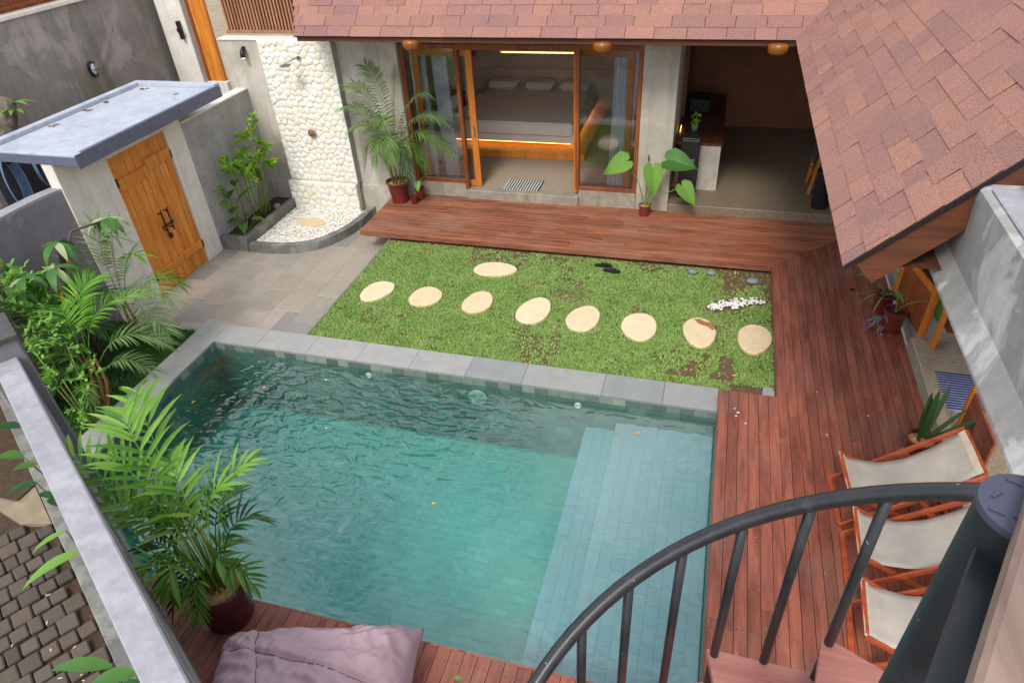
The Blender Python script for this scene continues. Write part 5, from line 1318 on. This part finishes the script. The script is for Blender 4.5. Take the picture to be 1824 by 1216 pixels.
# ---- left bed palms
def bed_palm(loc, label, seed, fr, canes=3, lw=.016, ll=.34, n=30, mats=('palm', 'palmbright', 'palmpale')):
    e_ = empty('garden_palm', loc); tag(e_, label, 'palm', 'feathery palms in the bed left of the pool'); rs = random.Random(seed)
    for k in range(canes):
        a = rs.uniform(0, 6.28); MB().tube([(.08*math.cos(a), .08*math.sin(a), -.05), (.14*math.cos(a), .14*math.sin(a), .5), (.22*math.cos(a), .22*math.sin(a), .9)], [.028, .022, .012], 7).build('cane', M['stemb' if k % 2 else 'stemg'], e_, True)
    for (ax, el_, ln_, zb, dr, mi) in fr:
        a = R(ax); d = (math.cos(a)*math.cos(R(el_)), math.sin(a)*math.cos(R(el_)), math.sin(R(el_)))
        frond(e_, (.14*math.cos(a), .14*math.sin(a), zb), d, ln_, n, ll, lw, M[mats[mi]], dr, .2, 60, .6, rs)
    return e_
def bed_palm2(loc, label, seed, fr, canes):
    e_ = empty('garden_palm', loc); tag(e_, label, 'palm', 'feathery palms in the bed left of the pool'); rs = random.Random(seed); L0 = Vector(loc)
    for pts in canes: MB().tube([Vector(p) - L0 for p in pts], [.030, .022, .014][:len(pts)], 7).build('cane', M['stemb'], e_, True)
    for (a, b, c, mt, n_, l_, w_) in fr: frond_c(e_, Vector(a) - L0, Vector(b) - L0, Vector(c) - L0, n_, l_, w_, M[mt], rs, .28, 60, .7, .25, 4, .007)
    return e_
b0 = (-6.95, 4.75, -.05)
bed_palm2(b0, 'biggest feathery palm in the bed left of the pool, with orange-brown canes', 1, [
    ((-6.97,4.85,.55), (-7.0,5.05,1.35), (-6.55,5.60,1.12), 'palmlime', 26, .36, .022), ((-7.0,4.8,.5), (-7.1,4.95,1.4), (-7.40,5.10,1.12), 'palmlime', 26, .36, .022), ((-7.0,4.85,.5), (-7.15,5.1,1.45), (-7.05,5.45,1.35), 'palmlime', 26, .34, .022),
    ((-7.05,4.8,.5), (-7.35,4.9,1.25), (-7.85,5.0,.95), 'palmpale', 26, .34, .018), ((-6.9,4.85,.5), (-6.6,5.1,1.1), (-6.22,5.30,.62), 'palmpale', 26, .33, .018), ((-6.9,4.8,.35), (-6.65,5.0,.75), (-6.28,5.02,.38), 'palmpale', 22, .26, .016),
    ((-7.0,4.75,.4), (-7.2,4.75,1.0), (-7.5,4.6,.65), 'palm', 24, .30, .018), ((-6.95,4.7,.3), (-7.05,4.6,.8), (-7.12,4.3,.45), 'palmdark', 22, .26, .016), ((-6.95,4.7,.3), (-6.85,4.6,.6), (-6.75,4.45,.35), 'palm', 18, .22, .014)],
    [((-6.95,4.75,-.05), (-6.93,4.80,.3), (-6.97,4.85,.6)), ((-6.88,4.72,-.05), (-6.85,4.82,.3), (-6.90,4.86,.6)), ((-7.02,4.72,-.05), (-7.05,4.80,.3), (-7.02,4.86,.6))])
b0 = (-7.55, 6.05, -.05)
bed_palm2(b0, 'pale feathery palm leaning against the foot of the orange gate', 2, [
    ((-7.5,6.0,.5), (-7.1,6.0,1.3), (-6.50,5.90,.85), 'palmpale', 26, .34, .018), ((-7.5,6.0,.5), (-7.0,5.8,1.0), (-6.45,5.60,.55), 'palmpale', 26, .32, .018), ((-7.5,6.05,.5), (-7.2,6.1,1.5), (-6.95,6.10,1.35), 'palmlime', 24, .30, .018),
    ((-7.5,6.05,.6), (-7.45,6.2,1.7), (-7.25,6.15,1.55), 'palmpale', 26, .34, .018), ((-7.55,6.05,.6), (-7.7,6.2,1.7), (-7.55,6.3,1.6), 'palmpale', 26, .34, .018), ((-7.55,6.0,.5), (-7.85,6.0,1.4), (-7.85,5.7,1.25), 'palm', 24, .32, .018), ((-7.45,6.1,.5), (-7.1,6.4,1.1), (-6.85,6.45,.7), 'palmlime', 22, .30, .018), ((-7.45,6.0,.3), (-7.1,5.9,.7), (-6.8,5.75,.3), 'palmpale', 20, .26, .016)],
    [((-7.55,6.05,-.05), (-7.5,6.0,.3), (-7.5,6.0,.6)), ((-7.48,6.1,-.05), (-7.46,6.06,.3), (-7.5,6.05,.65))])
b0 = (-7.75, 5.25, -.05)
bed_palm2(b0, 'dark feathery palm in the rear of the bed below the curved wall', 3, [
    ((-7.7,5.25,.4), (-7.5,5.4,1.3), (-7.1,5.6,1.1), 'palmdark', 24, .30, .018), ((-7.7,5.25,.4), (-7.4,5.2,1.1), (-7.0,5.2,.8), 'palmdark', 24, .30, .018), ((-7.75,5.25,.4), (-7.8,5.5,1.3), (-7.5,5.75,1.2), 'palm', 24, .30, .018), ((-7.75,5.25,.4), (-7.9,5.1,1.2), (-8.1,4.9,.9), 'palmdark', 22, .28, .018), ((-7.7,5.2,.3), (-7.5,4.9,.8), (-7.3,4.75,.5), 'palmdark', 22, .26, .016)],
    [((-7.75,5.25,-.05), (-7.72,5.25,.25), (-7.7,5.25,.5))])
# frangipani-like shrub with large leaves and branches
fs_ = empty('frangipani_shrub', (-7.75, 5.55, -.05)); tag(fs_, 'bare-branched shrub with large drooping leaves and pale leaf backs in front of the curved wall', 'shrub')
mb = MB()
brs_ = [((0, 0, 0), (.0, -.02, .8), (.05, .05, 1.4), (.10, .35, 1.78), (.24, .78, 1.74)), ((0, -.02, .8), (-.0, -.3, 1.25), (.1, -.45, 1.5), (.12, -.50, 1.58)), ((.05, .05, 1.4), (.1, .08, 1.6), (.09, .10, 1.72)), ((0, -.3, 1.25), (.2, -.25, 1.45), (.24, -.20, 1.55)), ((0, -.3, 1.25), (-.05, -.5, 1.4), (-.02, -.62, 1.52))]
for b in brs_: mb.tube(b, [.03 - .004*i for i in range(len(b))], 7)
mb.build('branches', M['stembr'], fs_, True)
for (p0, n_, seed) in (((.24, .78, 1.76), 10, 1), ((.12, -.50, 1.60), 8, 2), ((.09, .10, 1.74), 8, 3), ((.24, -.20, 1.57), 8, 4), ((-.02, -.62, 1.54), 7, 5)):
    rs = random.Random(seed)
    for k in range(n_):
        a = k * 6.28 / n_ + rs.uniform(-.3, .3); mb = MB(); leaf_blade(mb, p0, (math.cos(a), math.sin(a), rs.uniform(-.2, .35)), UP, rs.uniform(.32, .44), rs.uniform(.09, .12), 2.4, 6, 'lance', .2)
        mb.build('leaf', M['paleback'] if rs.random() < .22 else M['broad'], fs_, True)
for (x, y, z) in ((.30, -.30, 1.22), (.12, .12, 1.42)):
    mb = MB(); rs = random.Random(3)
    for k in range(12): leaf_blade(mb, (x, y, z + k*.012), (rs.uniform(-1, 1), rs.uniform(-1, 1), .6), UP, .06, .02, .2, 2, 'lance', .2)
    mb.build('flower_spike', M['flower'], fs_)
# leafy shrubs
def leafy(name, loc, label, blobs, n, ll, lw, mat, seed, stems=None, cat='shrub', group=None, up=.3):
    e_ = empty(name, loc); tag(e_, label, cat, group); rs = random.Random(seed); mb = MB(); st = MB()
    for (bx, by, bz, r_, cnt) in blobs:
        st.tube([(bx*.15, by*.15, 0), (bx*.7, by*.7, bz*.6), (bx, by, bz)], [.014, .010, .005], 5)
        tw = max(3, cnt // 14)
        for t_ in range(tw):
            v = Vector((rs.gauss(0, 1), rs.gauss(0, 1), rs.gauss(0, .8))).normalized(); c0 = Vector((bx, by, bz)) + v * r_ * rs.uniform(.1, .4); c1 = Vector((bx, by, bz)) + v * r_ * rs.uniform(.7, 1.15)
            st.tube([c0, c1], [.004, .002], 4, False)
            for q in range(14):
                f = q / 13; p = c0.lerp(c1, f); dd = (v * .5 + Vector((rs.uniform(-1, 1), rs.uniform(-1, 1), rs.uniform(-.3, .8) + up))).normalized()
                leaf_blade(mb, p, dd, UP, ll * rs.uniform(.7, 1.25), lw * rs.uniform(.8, 1.2), .5, 3, 'oval', .15)
    st.build('stems', M['stemg'], e_, True); tag(mb.build('foliage', M[mat], e_, False), kind='stuff'); return e_
leafy('leafy_shrub', (-6.75, 4.35, -.05), 'shrub of small oval light green leaves climbing beside the boundary wall', ((-.25, .35, 1.0, .32, 90), (-.4, .05, 1.25, .3, 90), (-.1, .0, .75, .26, 70), (.08, -.12, .45, .22, 60), (-.1, .3, .5, .26, 60), (.05, -.2, .8, .2, 40)), 0, .062, .034, 'shrub', 5)
leafy('leafy_shrub', (-7.5, 4.65, -.05), 'bushy light green shrub at the left picture edge behind the dark pillar cap', ((-.1, .0, 1.5, .35, 120), (.1, .25, 1.3, .35, 110), (-.3, .3, 1.55, .3, 100), (.25, .0, 1.05, .32, 100), (-.1, .5, 1.3, .3, 90), (.1, .2, .8, .3, 80)), 0, .085, .045, 'shrub', 6)
leafy('leafy_shrub', (-7.9, 4.95, -.05), 'taller bright leafy shrub at the left picture edge below the curved wall', ((0, 0, 1.45, .35, 120), (.2, .2, 1.3, .3, 90), (-.1, .3, 1.35, .35, 90)), 0, .10, .05, 'shrub', 8)
leafy('leafy_shrub', (-7.35, 4.75, -.05), 'dense fresh green shrub between the pillar cap and the biggest palm', ((-.05, .0, 1.1, .3, 120), (.1, .2, .8, .28, 100), (.25, -.1, .55, .25, 90), (-.2, .25, 1.25, .25, 80)), 0, .075, .04, 'shrub', 16)

# planter by the shower: broad upright leaves and lime stems
bp_ = empty('ginger_plant', (-8.18, 9.75, -.10)); tag(bp_, 'tall broad-leaved plant with long upright leaves in the planter by the gate', 'plant')
rs = random.Random(9)
for (x, y, h, a) in ((-.0, -.25, .75, 200), (.05, -.1, .95, 150), (.1, .1, 1.05, 100), (.15, -.3, .65, 230), (-.02, .25, 1.1, 60), (.2, .45, .8, 20), (.1, .6, .95, 80), (.05, -.35, .45, 190), (-.02, -.1, .55, 250)):
    MB().tube([(x, y, 0), (x + .02, y, h*.5), (x + .04*math.cos(R(a)), y + .04*math.sin(R(a)), h)], [.013, .011, .007], 6).build('stem', M['stemg'], bp_, True)
    for q in range(2):
        mb = MB(); aa = R(a + q*150 + rs.uniform(-20, 20)); leaf_blade(mb, (x + .03*math.cos(R(a)), y + .03*math.sin(R(a)), h*(1 - .18*q)), (math.cos(aa)*.75, math.sin(aa)*.75, .95), (math.cos(aa)*-.8, math.sin(aa)*-.8, .6), rs.uniform(.42, .56), .15, 1.0, 6, 'lance', .2); mb.build('leaf', M['broad' if q else 'broadl'], bp_, True)
leafy('lime_shrub', (-8.0, 10.0, -.10), 'slender stems with small lime green leaves in the planter by the gate', ((.0, .0, 1.15, .25, 130), (-.02, .2, 1.45, .22, 110), (.0, .45, 1.72, .14, 60), (.08, -.25, .95, .24, 100), (.1, .3, 1.0, .24, 110), (.0, -.55, 1.25, .18, 70), (.05, .5, 1.2, .2, 70)), 0, .085, .055, 'lime', 10, group=None)
lp = empty('taro_plant', (-7.98, 9.42, -.10)); tag(lp, 'low dark green heart-leaved plant at the front of the planter by the gate', 'plant')
for (a, e, s_, l_) in ((30, 50, .3, .24), (-60, 55, .28, .22), (190, 55, .3, .24), (100, 60, .3, .2)):
    d = Vector((math.cos(R(a))*math.cos(R(e)), math.sin(R(a))*math.cos(R(e)), math.sin(R(e)))); q = d * s_
    MB().tube([(0, 0, 0), tuple(q)], .005, 5, False).build('stem', M['stemg'], lp); mb = MB(); heart_leaf(mb, q, (d.x, d.y, -.1), UP, l_, l_*.72, .6); mb.build('leaf', M['broad'], lp, True)
MB_ = MB().tube([(0, 0, 0), (-.08, -.02, .55), (-.18, -.02, 1.1)], [.008, .007, .006], 6).build('bamboo_stake', M['stemb'], None, True, (-7.93, 9.72, -.10)); tag(MB_, 'thin tan stake leaning in the planter soil', 'stake')
o = MB().lathe([(.07, -.02), (.08, .02), (.05, .06), (.002, .075)], 12).build('river_stone', M['grey'], None, True, (-7.98, 10.45, -.09)); tag(o, 'blue-grey stone on the planter soil near the stone wall', 'stone')

def added_tree(loc, h, r, label, seed):
    e_ = empty('tree', loc); tag(e_, label, 'tree', 'trees added out of view beyond the house'); rs = random.Random(seed)
    MB().tube([(0, 0, 0), (.2, .1, h*.35), (-.1, .3, h*.6), (.1, 0, h*.85)], [.28, .22, .15, .06], 10).build('trunk', M['bark'], e_, True)
    lm = MB(); mb = MB()
    for k in range(9):
        a = k * 2.4; z = h * (.4 + .055*k); q = (r*.8*math.cos(a), r*.8*math.sin(a), z + r*.5); lm.tube([(0, .1, z), (q[0]*.5, q[1]*.5, z + r*.2), q], [.09, .06, .03], 6)
    lm.build('limb', M['bark'], e_, True)
    for k in range(60):
        v = Vector((rs.gauss(0, 1), rs.gauss(0, 1), rs.gauss(0, .9))).normalized() * rs.uniform(.35, 1); c_ = Vector((v.x*r, v.y*r, h*.75 + v.z*r*.9)); cr_ = rs.uniform(.5, 1.0)
        for q in range(70):
            w_ = Vector((rs.gauss(0, .5), rs.gauss(0, .5), rs.gauss(0, .4))) * cr_; leaf_blade(mb, c_ + w_, (rs.uniform(-1, 1), rs.uniform(-1, 1), rs.uniform(-.6, .4)), UP, .28, .13, .4, 2, 'oval', .1)
    tag(mb.build('crown', M['palmdark'], e_), kind='stuff')
added_tree((-8.5, 19.5, -.6), 12.5, 3.4, 'tall leafy tree beyond the house roof, out of view, added to darken the far left pool reflection', 1)  # unseen tree, added so the far water mirrors something dark
# tree at far left with frangipani leaves
tt = empty('tree', (-10.0, 6.2, -.6)); tag(tt, 'thick mottled tree trunk with one tuft of young leaves at the left edge', 'tree')
MB().tube([(0, 0, 0), (-.02, .3, 1.0), (.0, .68, 2.0), (.02, 1.1, 2.7), (.02, 1.38, 3.15), (.06, 1.50, 3.38)], [.24, .21, .19, .16, .13, .09], 14).build('trunk', M['bark'], tt, True)
rs = random.Random(2)
for k in range(11):
    a = k * .6; mb = MB(); leaf_blade(mb, (.10, 1.46, 3.30 - .01*k), (math.cos(a), math.sin(a), .45), UP, rs.uniform(.22, .34), .085, 1.0, 5, 'lance', .2); mb.build('leaf', M['broadl'], tt, True)

# heliconia leaves on the street side
hp = empty('street_plant', (*wpt(1.4, 0.42).xy, -.14)); tag(hp, 'dark glossy long-leaved plants growing on the street side of the boundary wall', 'plant')
rs = random.Random(14)
for (s_, d_, z_, a, l_, w_, mt, el_) in ((-.57,.29,1.05,182,.42,.12,'broadd',5), (-.22,.39,.95,181,.44,.13,'broad',5), (.08,.3,1.0,190,.40,.11,'broad',0), (.34,.37,1.0,203,.38,.12,'broadd',0), (.66,.29,1.0,172,.30,.08,'broadd',5), (.66,.30,.9,163,.28,.07,'broadd',5), (1.14,.32,1.0,-135,.33,.07,'broadl',0), (1.46,.28,1.0,-131,.52,.12,'broadl',5), (2.70,.41,1.0,-169,.54,.12,'broad',8), (2.97,.29,1.1,-166,.42,.13,'broad',0), (3.14,.25,1.15,-158,.36,.13,'broadd',0), (3.3,.3,1.1,-120,.3,.12,'broadd',0)):
    b = wpt(s_ + .25, .27) - Vector((*wpt(1.4, .42).xy, 0)); tip = wpt(s_, d_) - Vector((*wpt(1.4, .42).xy, 0)); tip.z = z_
    MB().tube([(b.x, b.y, 0), (b.x + (tip.x-b.x)*.1, b.y + (tip.y-b.y)*.1, z_*.7), tuple(tip)], [.012, .009, .006], 6).build('stem', M['stembr'], hp, True)
    mb = MB(); leaf_blade(mb, tip, (math.cos(R(a))*math.cos(R(el_)), math.sin(R(a))*math.cos(R(el_)), math.sin(R(el_))), UP, l_, w_, .8, 6, 'lance', .18); mb.build('leaf', M[mt], hp, True)

# ================================================================== LOOSE THINGS
# door mats
def mat_(name, c, w, l, n, ma, mb_, label, along='y', rz=0):
    e_ = empty(name, c, rz); tag(e_, label, 'door mat')
    st = w / n; A_ = MB(); B2 = MB()
    for i in range(n):
        x = -w/2 + i * st; (A_ if i % 2 else B2).box(x + .0005, x + st - .0005, -l/2, l/2, 0, .012 + (.004 if i % 2 else 0), .002)
    A_.build('stripes', ma, e_); B2.build('ground_weave', mb_, e_)
mat_('door_mat', (-3.23, 11.33, .291), .66, .46, 26, M['matg'], M['matw'], 'white and grey striped cotton mat on the bedroom threshold')
mat_('door_mat', (3.05, 6.68, .301), .66, .62, 30, M['matb'], M['matl'], 'navy and pale blue striped mat on the side terrace', rz=R(90))
# low boarded timber screen on the terrace
bn = empty('boarded_screen', (2.75, 5.65, .30)); tag(bn, 'low dark boarded timber screen with orange end post behind the first deck chair', 'screen')
for i in range(5): MB().box(-.012, .012, -.36 + i*.138, -.226 + i*.138, 0, .56, .003).build('board', M['deck'], bn)
MB().box(-.03, .03, .335, .385, 0, .60, .004).build('end_post', M['orange'], bn)
MB().box(.013, .04, -.36, .33, .05, .10).build('rail', M['frame'], bn)

# deck chairs
def deck_chair(loc, rz, label):
    e_ = empty('deck_chair', loc, rz); tag(e_, label, 'deck chair', 'canvas sling deck chairs in a row on the deck')
    W = .29; wd = M['chairwood']
    # long frame floor front (-.42,0) -> head (.50,.82)
    for s in (-1, 1):
        MB().bar((-.45, s*W, .02), (.52, s*W, .84), .026, .048, bev=.004).build('long_rail', wd, e_)
        MB().bar((-.44, s*(W-.035), .42), (.36, s*(W-.035), .03), .024, .045, bev=.004).build('seat_rail', wd, e_)
        MB().bar((.10, s*(W+.028), .50), (.52, s*(W+.028), .03), .020, .035, bev=.003).build('prop_rail', wd, e_)
    MB().bar((-.45, -W+.014, .035), (-.45, W-.014, .035), .045, .028, bev=.004).build('foot_bar', wd, e_)
    MB().bar((.52, -W+.014, .83), (.52, W-.014, .83), .04, .03, bev=.004).build('head_bar', wd, e_)
    MB().bar((-.44, -W+.05, .425), (-.44, W-.05, .425), .035, .035, bev=.004).build('seat_bar', wd, e_)
    MB().bar((.36, -W+.05, .035), (.36, W-.05, .035), .03, .03, bev=.004).build('rear_bar', wd, e_)
    MB().bar((.52, -W-.02, .04), (.52, W+.02, .04), .03, .03, bev=.004).build('prop_bar', wd, e_)
    # sling
    mb = MB(); n = 22; m_ = 8
    for i in range(n + 1):
        f = i / n; x = -.455 + (.50 + .455) * f; zc = .44 + (.855 - .44) * f; sag = .235 * (math.sin(math.pi * f ** .82)) ** 1.0
        for j in range(m_ + 1):
            g_ = j / m_ * 2 - 1; y = g_ * (W - .035) * (1 - .05 * math.sin(math.pi * f)); mb.v.append((x + sag * .25, y, zc - sag * (1 - .05*g_*g_) + .004*math.sin(i*1.3 + j)))
    for i in range(n):
        for j in range(m_): a = i*(m_+1) + j; mb.f.append((a, a+m_+1, a+m_+2, a+1))
    sl = mb.build('sling', M['canvas'], e_, True); so = sl.modifiers.new('thick', 'SOLIDIFY'); so.thickness = .004
    for i in (0, n - 1):
        a0 = i; mb = MB()
        vs = [Vector(q) + Vector((0, 0, .0045)) for q in [sl.data.vertices[a0*(m_+1) + j].co for j in range(m_+1)] + [sl.data.vertices[(a0+1)*(m_+1) + j].co for j in range(m_+1)]]
        mb.raw([tuple(v) for v in vs], [(j, j+m_+1, j+m_+2, j+1) for j in range(m_)]); mb.build('hem', M['hem'], e_, True)
    return e_
c0 = deck_chair((1.98, 4.98, ZD), R(4), 'cream canvas sling deck chair farthest from the stairs, next to the snake plant')
for (p_, rz, lab) in (((2.01, 4.27, ZD), R(-1), 'cream canvas sling deck chair in the middle of the row, behind the stair balusters'), ((1.98, 3.52, ZD), R(-3), 'cream canvas sling deck chair nearest the stairs, half hidden by the black pole')):
    c = copy_tree(c0); c.location = p_; c.rotation_euler = (0, 0, rz); c['label'] = lab

# bean bag
def beanbag():
    e_ = empty('bean_bag', (-2.38, 1.92, ZD), R(17)); tag(e_, 'large mauve fabric bean bag cushion on the near deck', 'bean bag')
    nx_, ny_ = 110, 76; LX, LY = .80, .54; top = []; 
    def Hh(u, v):
        e1 = (1 - abs(u)**4) ; e2 = (1 - abs(v)**4); b = max(0, e1) ** .55 * max(0, e2) ** .55
        h = .44 * b
        h += .045 * noise.noise(Vector((u*2.2 + 5, v*3.5, 0))) * b - .085 * abs(noise.noise(Vector((u*3.2 + v*3.0, v*2.2 - u*1.5, 3)))) * b - .03 * abs(noise.noise(Vector((u*9 - v*3, v*6 + u*2, 8)))) * b
        d_ = abs(v - (.18 - .45*u) * 1.0); h -= .028 * math.exp(-(d_/.035)**2) * b
        h -= .02 * math.exp(-(abs(u + .38 + .2*v)/.03)**2) * b
        for cx_ in (-1, 1):
            for cy_ in (-1, 1):
                r_ = math.hypot(u - cx_, v - cy_); ang = math.atan2(v - cy_, u - cx_); h += .018 * math.sin(ang * 18 + noise.noise(Vector((u*3, v*3, 1)))*4) * math.exp(-(r_/.9)**2) * b
        return h
    mb = MB()
    for j in range(ny_ + 1):
        for i in range(nx_ + 1):
            u = i/nx_*2 - 1; v = j/ny_*2 - 1; pin = 1 - .10*(1 - u*u)*(abs(v)**3) ; pin2 = 1 - .07*(1 - v*v)*(abs(u)**3)
            mb.v.append((u*LX*pin2, v*LY*pin, .20 + Hh(u, v)))
    for j in range(ny_):
        for i in range(nx_): a = j*(nx_+1) + i; mb.f.append((a, a+1, a+nx_+2, a+nx_+1))
    base = len(mb.v)
    for j in range(ny_ + 1):
        for i in range(nx_ + 1):
            u = i/nx_*2 - 1; v = j/ny_*2 - 1; pin = 1 - .10*(1 - u*u)*(abs(v)**3); pin2 = 1 - .07*(1 - v*v)*(abs(u)**3); b = max(0, 1 - abs(u)**6)**.5 * max(0, 1 - abs(v)**6)**.5
            mb.v.append((u*LX*pin2, v*LY*pin, .20 - .198*b))
    for j in range(ny_):
        for i in range(nx_): a = base + j*(nx_+1) + i; mb.f.append((a, a+nx_+1, a+nx_+2, a+1))
    mb.build('cushion', M['bag'], e_, True)
    sm = MB(); pts = []
    for k in range(40):
        u = -.96 + 1.92*k/39; v = (.18 - .45*u); 
        if abs(v) < .95: pts.append((u*LX*.99, v*LY*.99, .20 + Hh(u, v) + .002))
    sm.tube(pts, .005, 5, False)
    pts = []
    for k in range(30):
        v = -.95 + 1.9*k/29; u = -.38 - .2*v; pts.append((u*LX, v*LY, .20 + Hh(u, v) + .002))
    sm.tube(pts, .0045, 5, False); sm.build('seam', M['bagseam'], e_, True)
    pts = []
    for (u0, v0, u1, v1) in ((-1, -1, 1, -1), (1, -1, 1, 1), (1, 1, -1, 1), (-1, 1, -1, -1)):
        for k in range(24):
            f = k / 24; u = u0 + (u1-u0)*f; v = v0 + (v1-v0)*f; pin = 1 - .10*(1 - u*u)*(abs(v)**3); pin2 = 1 - .07*(1 - v*v)*(abs(u)**3); pts.append((u*LX*pin2, v*LY*pin, .20))
    pts.append(pts[0]); MB().tube(pts, .007, 6, False).build('piping', M['bagseam'], e_, True)
beanbag()

# pool fittings and leaves
o = MB().lathe([(.13, 0), (.13, .02), (.09, .04), (.085, .03), (.002, .028)], 26).build('pool_lamp', M['jet'], None, True, (-2.50, 6.182, -.33)); o.rotation_euler = (R(90), 0, 0); tag(o, 'round pale green underwater lamp on the far pool wall', 'pool lamp')
MB().lathe([(.07, .031), (.002, .036)], 20, cap0=False).build('lens', m_plain('lamp_lens', L(116,158,146), .4), o)
for (x, lab) in ((-1.20, 'white pool inlet left of the shallow shelf'), (-4.02, 'white pool inlet under the churning water at the far left wall')):
    o = MB().lathe([(.045, 0), (.045, .02), (.02, .03), (.018, .02)], 16, cap1=True).build('pool_inlet', M['matw'], None, True, (x, 6.182, -.22)); o.rotation_euler = (R(90), 0, 0); tag(o, lab, 'pool inlet', 'pool inlets')
for (x, y, rz, lab) in ((-5.2, 5.55, .4, 'tiny yellow leaf floating near the far left of the pool'), (-5.95, 5.1, 1.2, 'tiny yellow leaf floating by the left pool edge'), (-.42, 5.75, .8, 'tiny orange leaf on the water above the shallow shelf'), (-2.35, 4.25, .2, 'tiny orange leaf floating in mid pool')):
    mb = MB(); leaf_blade(mb, (-.025, 0, .003), (1, .1, 0), UP, .055, .03, .1, 3, 'oval', .2); o = mb.build('fallen_leaf', M['yellowleaf'], None, loc=(x, y, WZ + .002)); o.rotation_euler.z = rz; tag(o, lab, 'leaf', 'fallen leaves on the pool')
o = MB(); leaf_blade(o, (-.03, 0, .004), (1, .1, .1), UP, .07, .035, .4, 3, 'oval', .3); o = o.build('fallen_leaf', M['yellowleaf'], None, loc=(.60, 6.86, .0)); tag(o, 'orange-yellow leaf on the lawn near the pool coping', 'leaf')
o = MB(); leaf_blade(o, (-.03, 0, .004), (1, .1, .1), UP, .06, .05, .4, 3, 'oval', .3); o = o.build('fallen_leaf', M['broadl'], None, loc=(-1.42, 2.45, ZD)); tag(o, 'small green leaf on the near deck right of the bean bag', 'leaf')
mb = MB(); rs = random.Random(19)
for k in range(90):
    p = wpt(rs.uniform(.6, 4.9), rs.uniform(.62, 2.2), -.082); a = rs.uniform(0, 6.28); leaf_blade(mb, p, (math.cos(a), math.sin(a), .05), UP, rs.uniform(.015, .05), .014, .1, 2, 'oval', .2)
tag(mb.build('leaf_litter', M['hem']), 'scattered pale leaf litter on the mossy street pavers', 'leaf litter', kind='stuff')

mb = MB(); rs = random.Random(23)
for (x0, x1, y0, y1, z, n_) in ((-7.9, -5.3, 6.9, 8.9, -.298, 34), (-5, 1, 6.65, 9.3, .012, 60), (-6.7, .4, 6.22, 6.56, .002, 16), (1.1, 2.5, 5.5, 10.2, .1225, 26), (-5.4, .9, 9.6, 10.9, .1225, 18), (.45, 1.4, 3, 6.2, .1225, 14)):
    for k in range(n_):
        a = rs.uniform(0, 6.28); leaf_blade(mb, (rs.uniform(x0, x1), rs.uniform(y0, y1), z + .002), (math.cos(a), math.sin(a), .08), UP, rs.uniform(.012, .035), rs.uniform(.006, .012), .3, 2, 'oval', .3)
tag(mb.build('leaf_litter', M['litter']), 'small dry leaf bits scattered over lawn, decks and paving', 'leaf litter', kind='stuff')

# ================================================================== SPIRAL STAIR
CT = Vector((.381, .615))
st = empty('spiral_stair', (CT.x, CT.y, 0)); tag(st, 'black steel spiral stair with curved handrail and reddish wooden treads in the right foreground', 'spiral stair')
MB().tube([(0, 0, 0.12), (0, 0, 4.775)], .049, 40).build('pole', M['pole'], st, True, auto=40)
cpm = MB(); cpm.lathe([(.0505, 4.776), (.0505, 4.784), (.050, 4.786)], 40, cap1=True); cpm.build('pole_cap', M['capsteel'], st)
mb = MB()
for i, (x, y) in enumerate(((-.045, .02), (-.01, .055), (.03, .03), (-.02, -.03), (.04, -.02), (.0, .0), (.05, .05), (-.055, -.02), (.02, -.055))):
    a = R(-25 if i % 2 else 45); mb.bar((.66*x - .008*math.cos(a), .66*y - .008*math.sin(a), 4.7865), (.66*x + .008*math.cos(a), .66*y + .008*math.sin(a), 4.7865), .004, .0025)
tag(mb.build('tread_pattern', M['capsteel'], st), kind='stuff')
RR = .80; H0 = 3.872; A0 = 89.9
def rail_z(a): return 3.872 + (A0 - a) * .0087
pts = [(RR*math.cos(R(a)), RR*math.sin(R(a)), rail_z(a)) for a in range(60, 420, 4)]
MB().tube(pts, .0235, 14).build('handrail', M['black'], st, True)
RISE = .216; DA = 24.0
def wedge(a0, a1, r0, r1, z, th):
    n = 1; vs = []
    A = [R(a0), R(a1)]
    pts_ = [(r0*math.cos(A[0]), r0*math.sin(A[0])), (r1*math.cos(A[0]), r1*math.sin(A[0])), (r1*math.cos(A[1]), r1*math.sin(A[1])), (r0*math.cos(A[1]), r0*math.sin(A[1]))]
    mb = MB(); mb.prism(pts_, z - th, z); return mb
base_a = 101.5; z1 = 3.045
for k in range(-1, 13):
    a_hi = base_a + k * DA; z = z1 - k * RISE
    if z < .3 : continue
    wedge(a_hi - DA - 1.5, a_hi + 1.5, .054, RR + .02, z, .035).build('tread', M['tread'], st)
    mb = MB(); mb.bar((.07*math.cos(R(a_hi-DA/2)), .07*math.sin(R(a_hi-DA/2)), z - .055), (.72*math.cos(R(a_hi-DA/2)), .72*math.sin(R(a_hi-DA/2)), z - .055), .04, .038); mb.build('tread_arm', M['black'], st)
    for (da, zb) in ((-DA/2, z - .01), (0.0, z - RISE - .01)):
        a = a_hi + da
        if a < 70: continue
        MB().tube([(RR*math.cos(R(a)), RR*math.sin(R(a)), zb), (RR*math.cos(R(a)), RR*math.sin(R(a)), rail_z(a))], .0155, 10).build('baluster', M['black'], st, True)
# weathered timber rail of the balcony beside the camera
tr2 = empty('balcony_rail', (.30, .40, 4.8)); tag(tr2, 'weathered pinkish timber rail at the lower right edge, right of the black pole', 'handrail')
MB().bar((.209, .413, .0), (-.106, -.278, .0), .085, .05, bev=.006).build('timber_rail', M['handwood'], tr2)
MB().bar((.122, .306, -.07), (-.150, -.291, -.07), .06, .012, bev=.002).build('steel_flat', M['pole'], tr2)
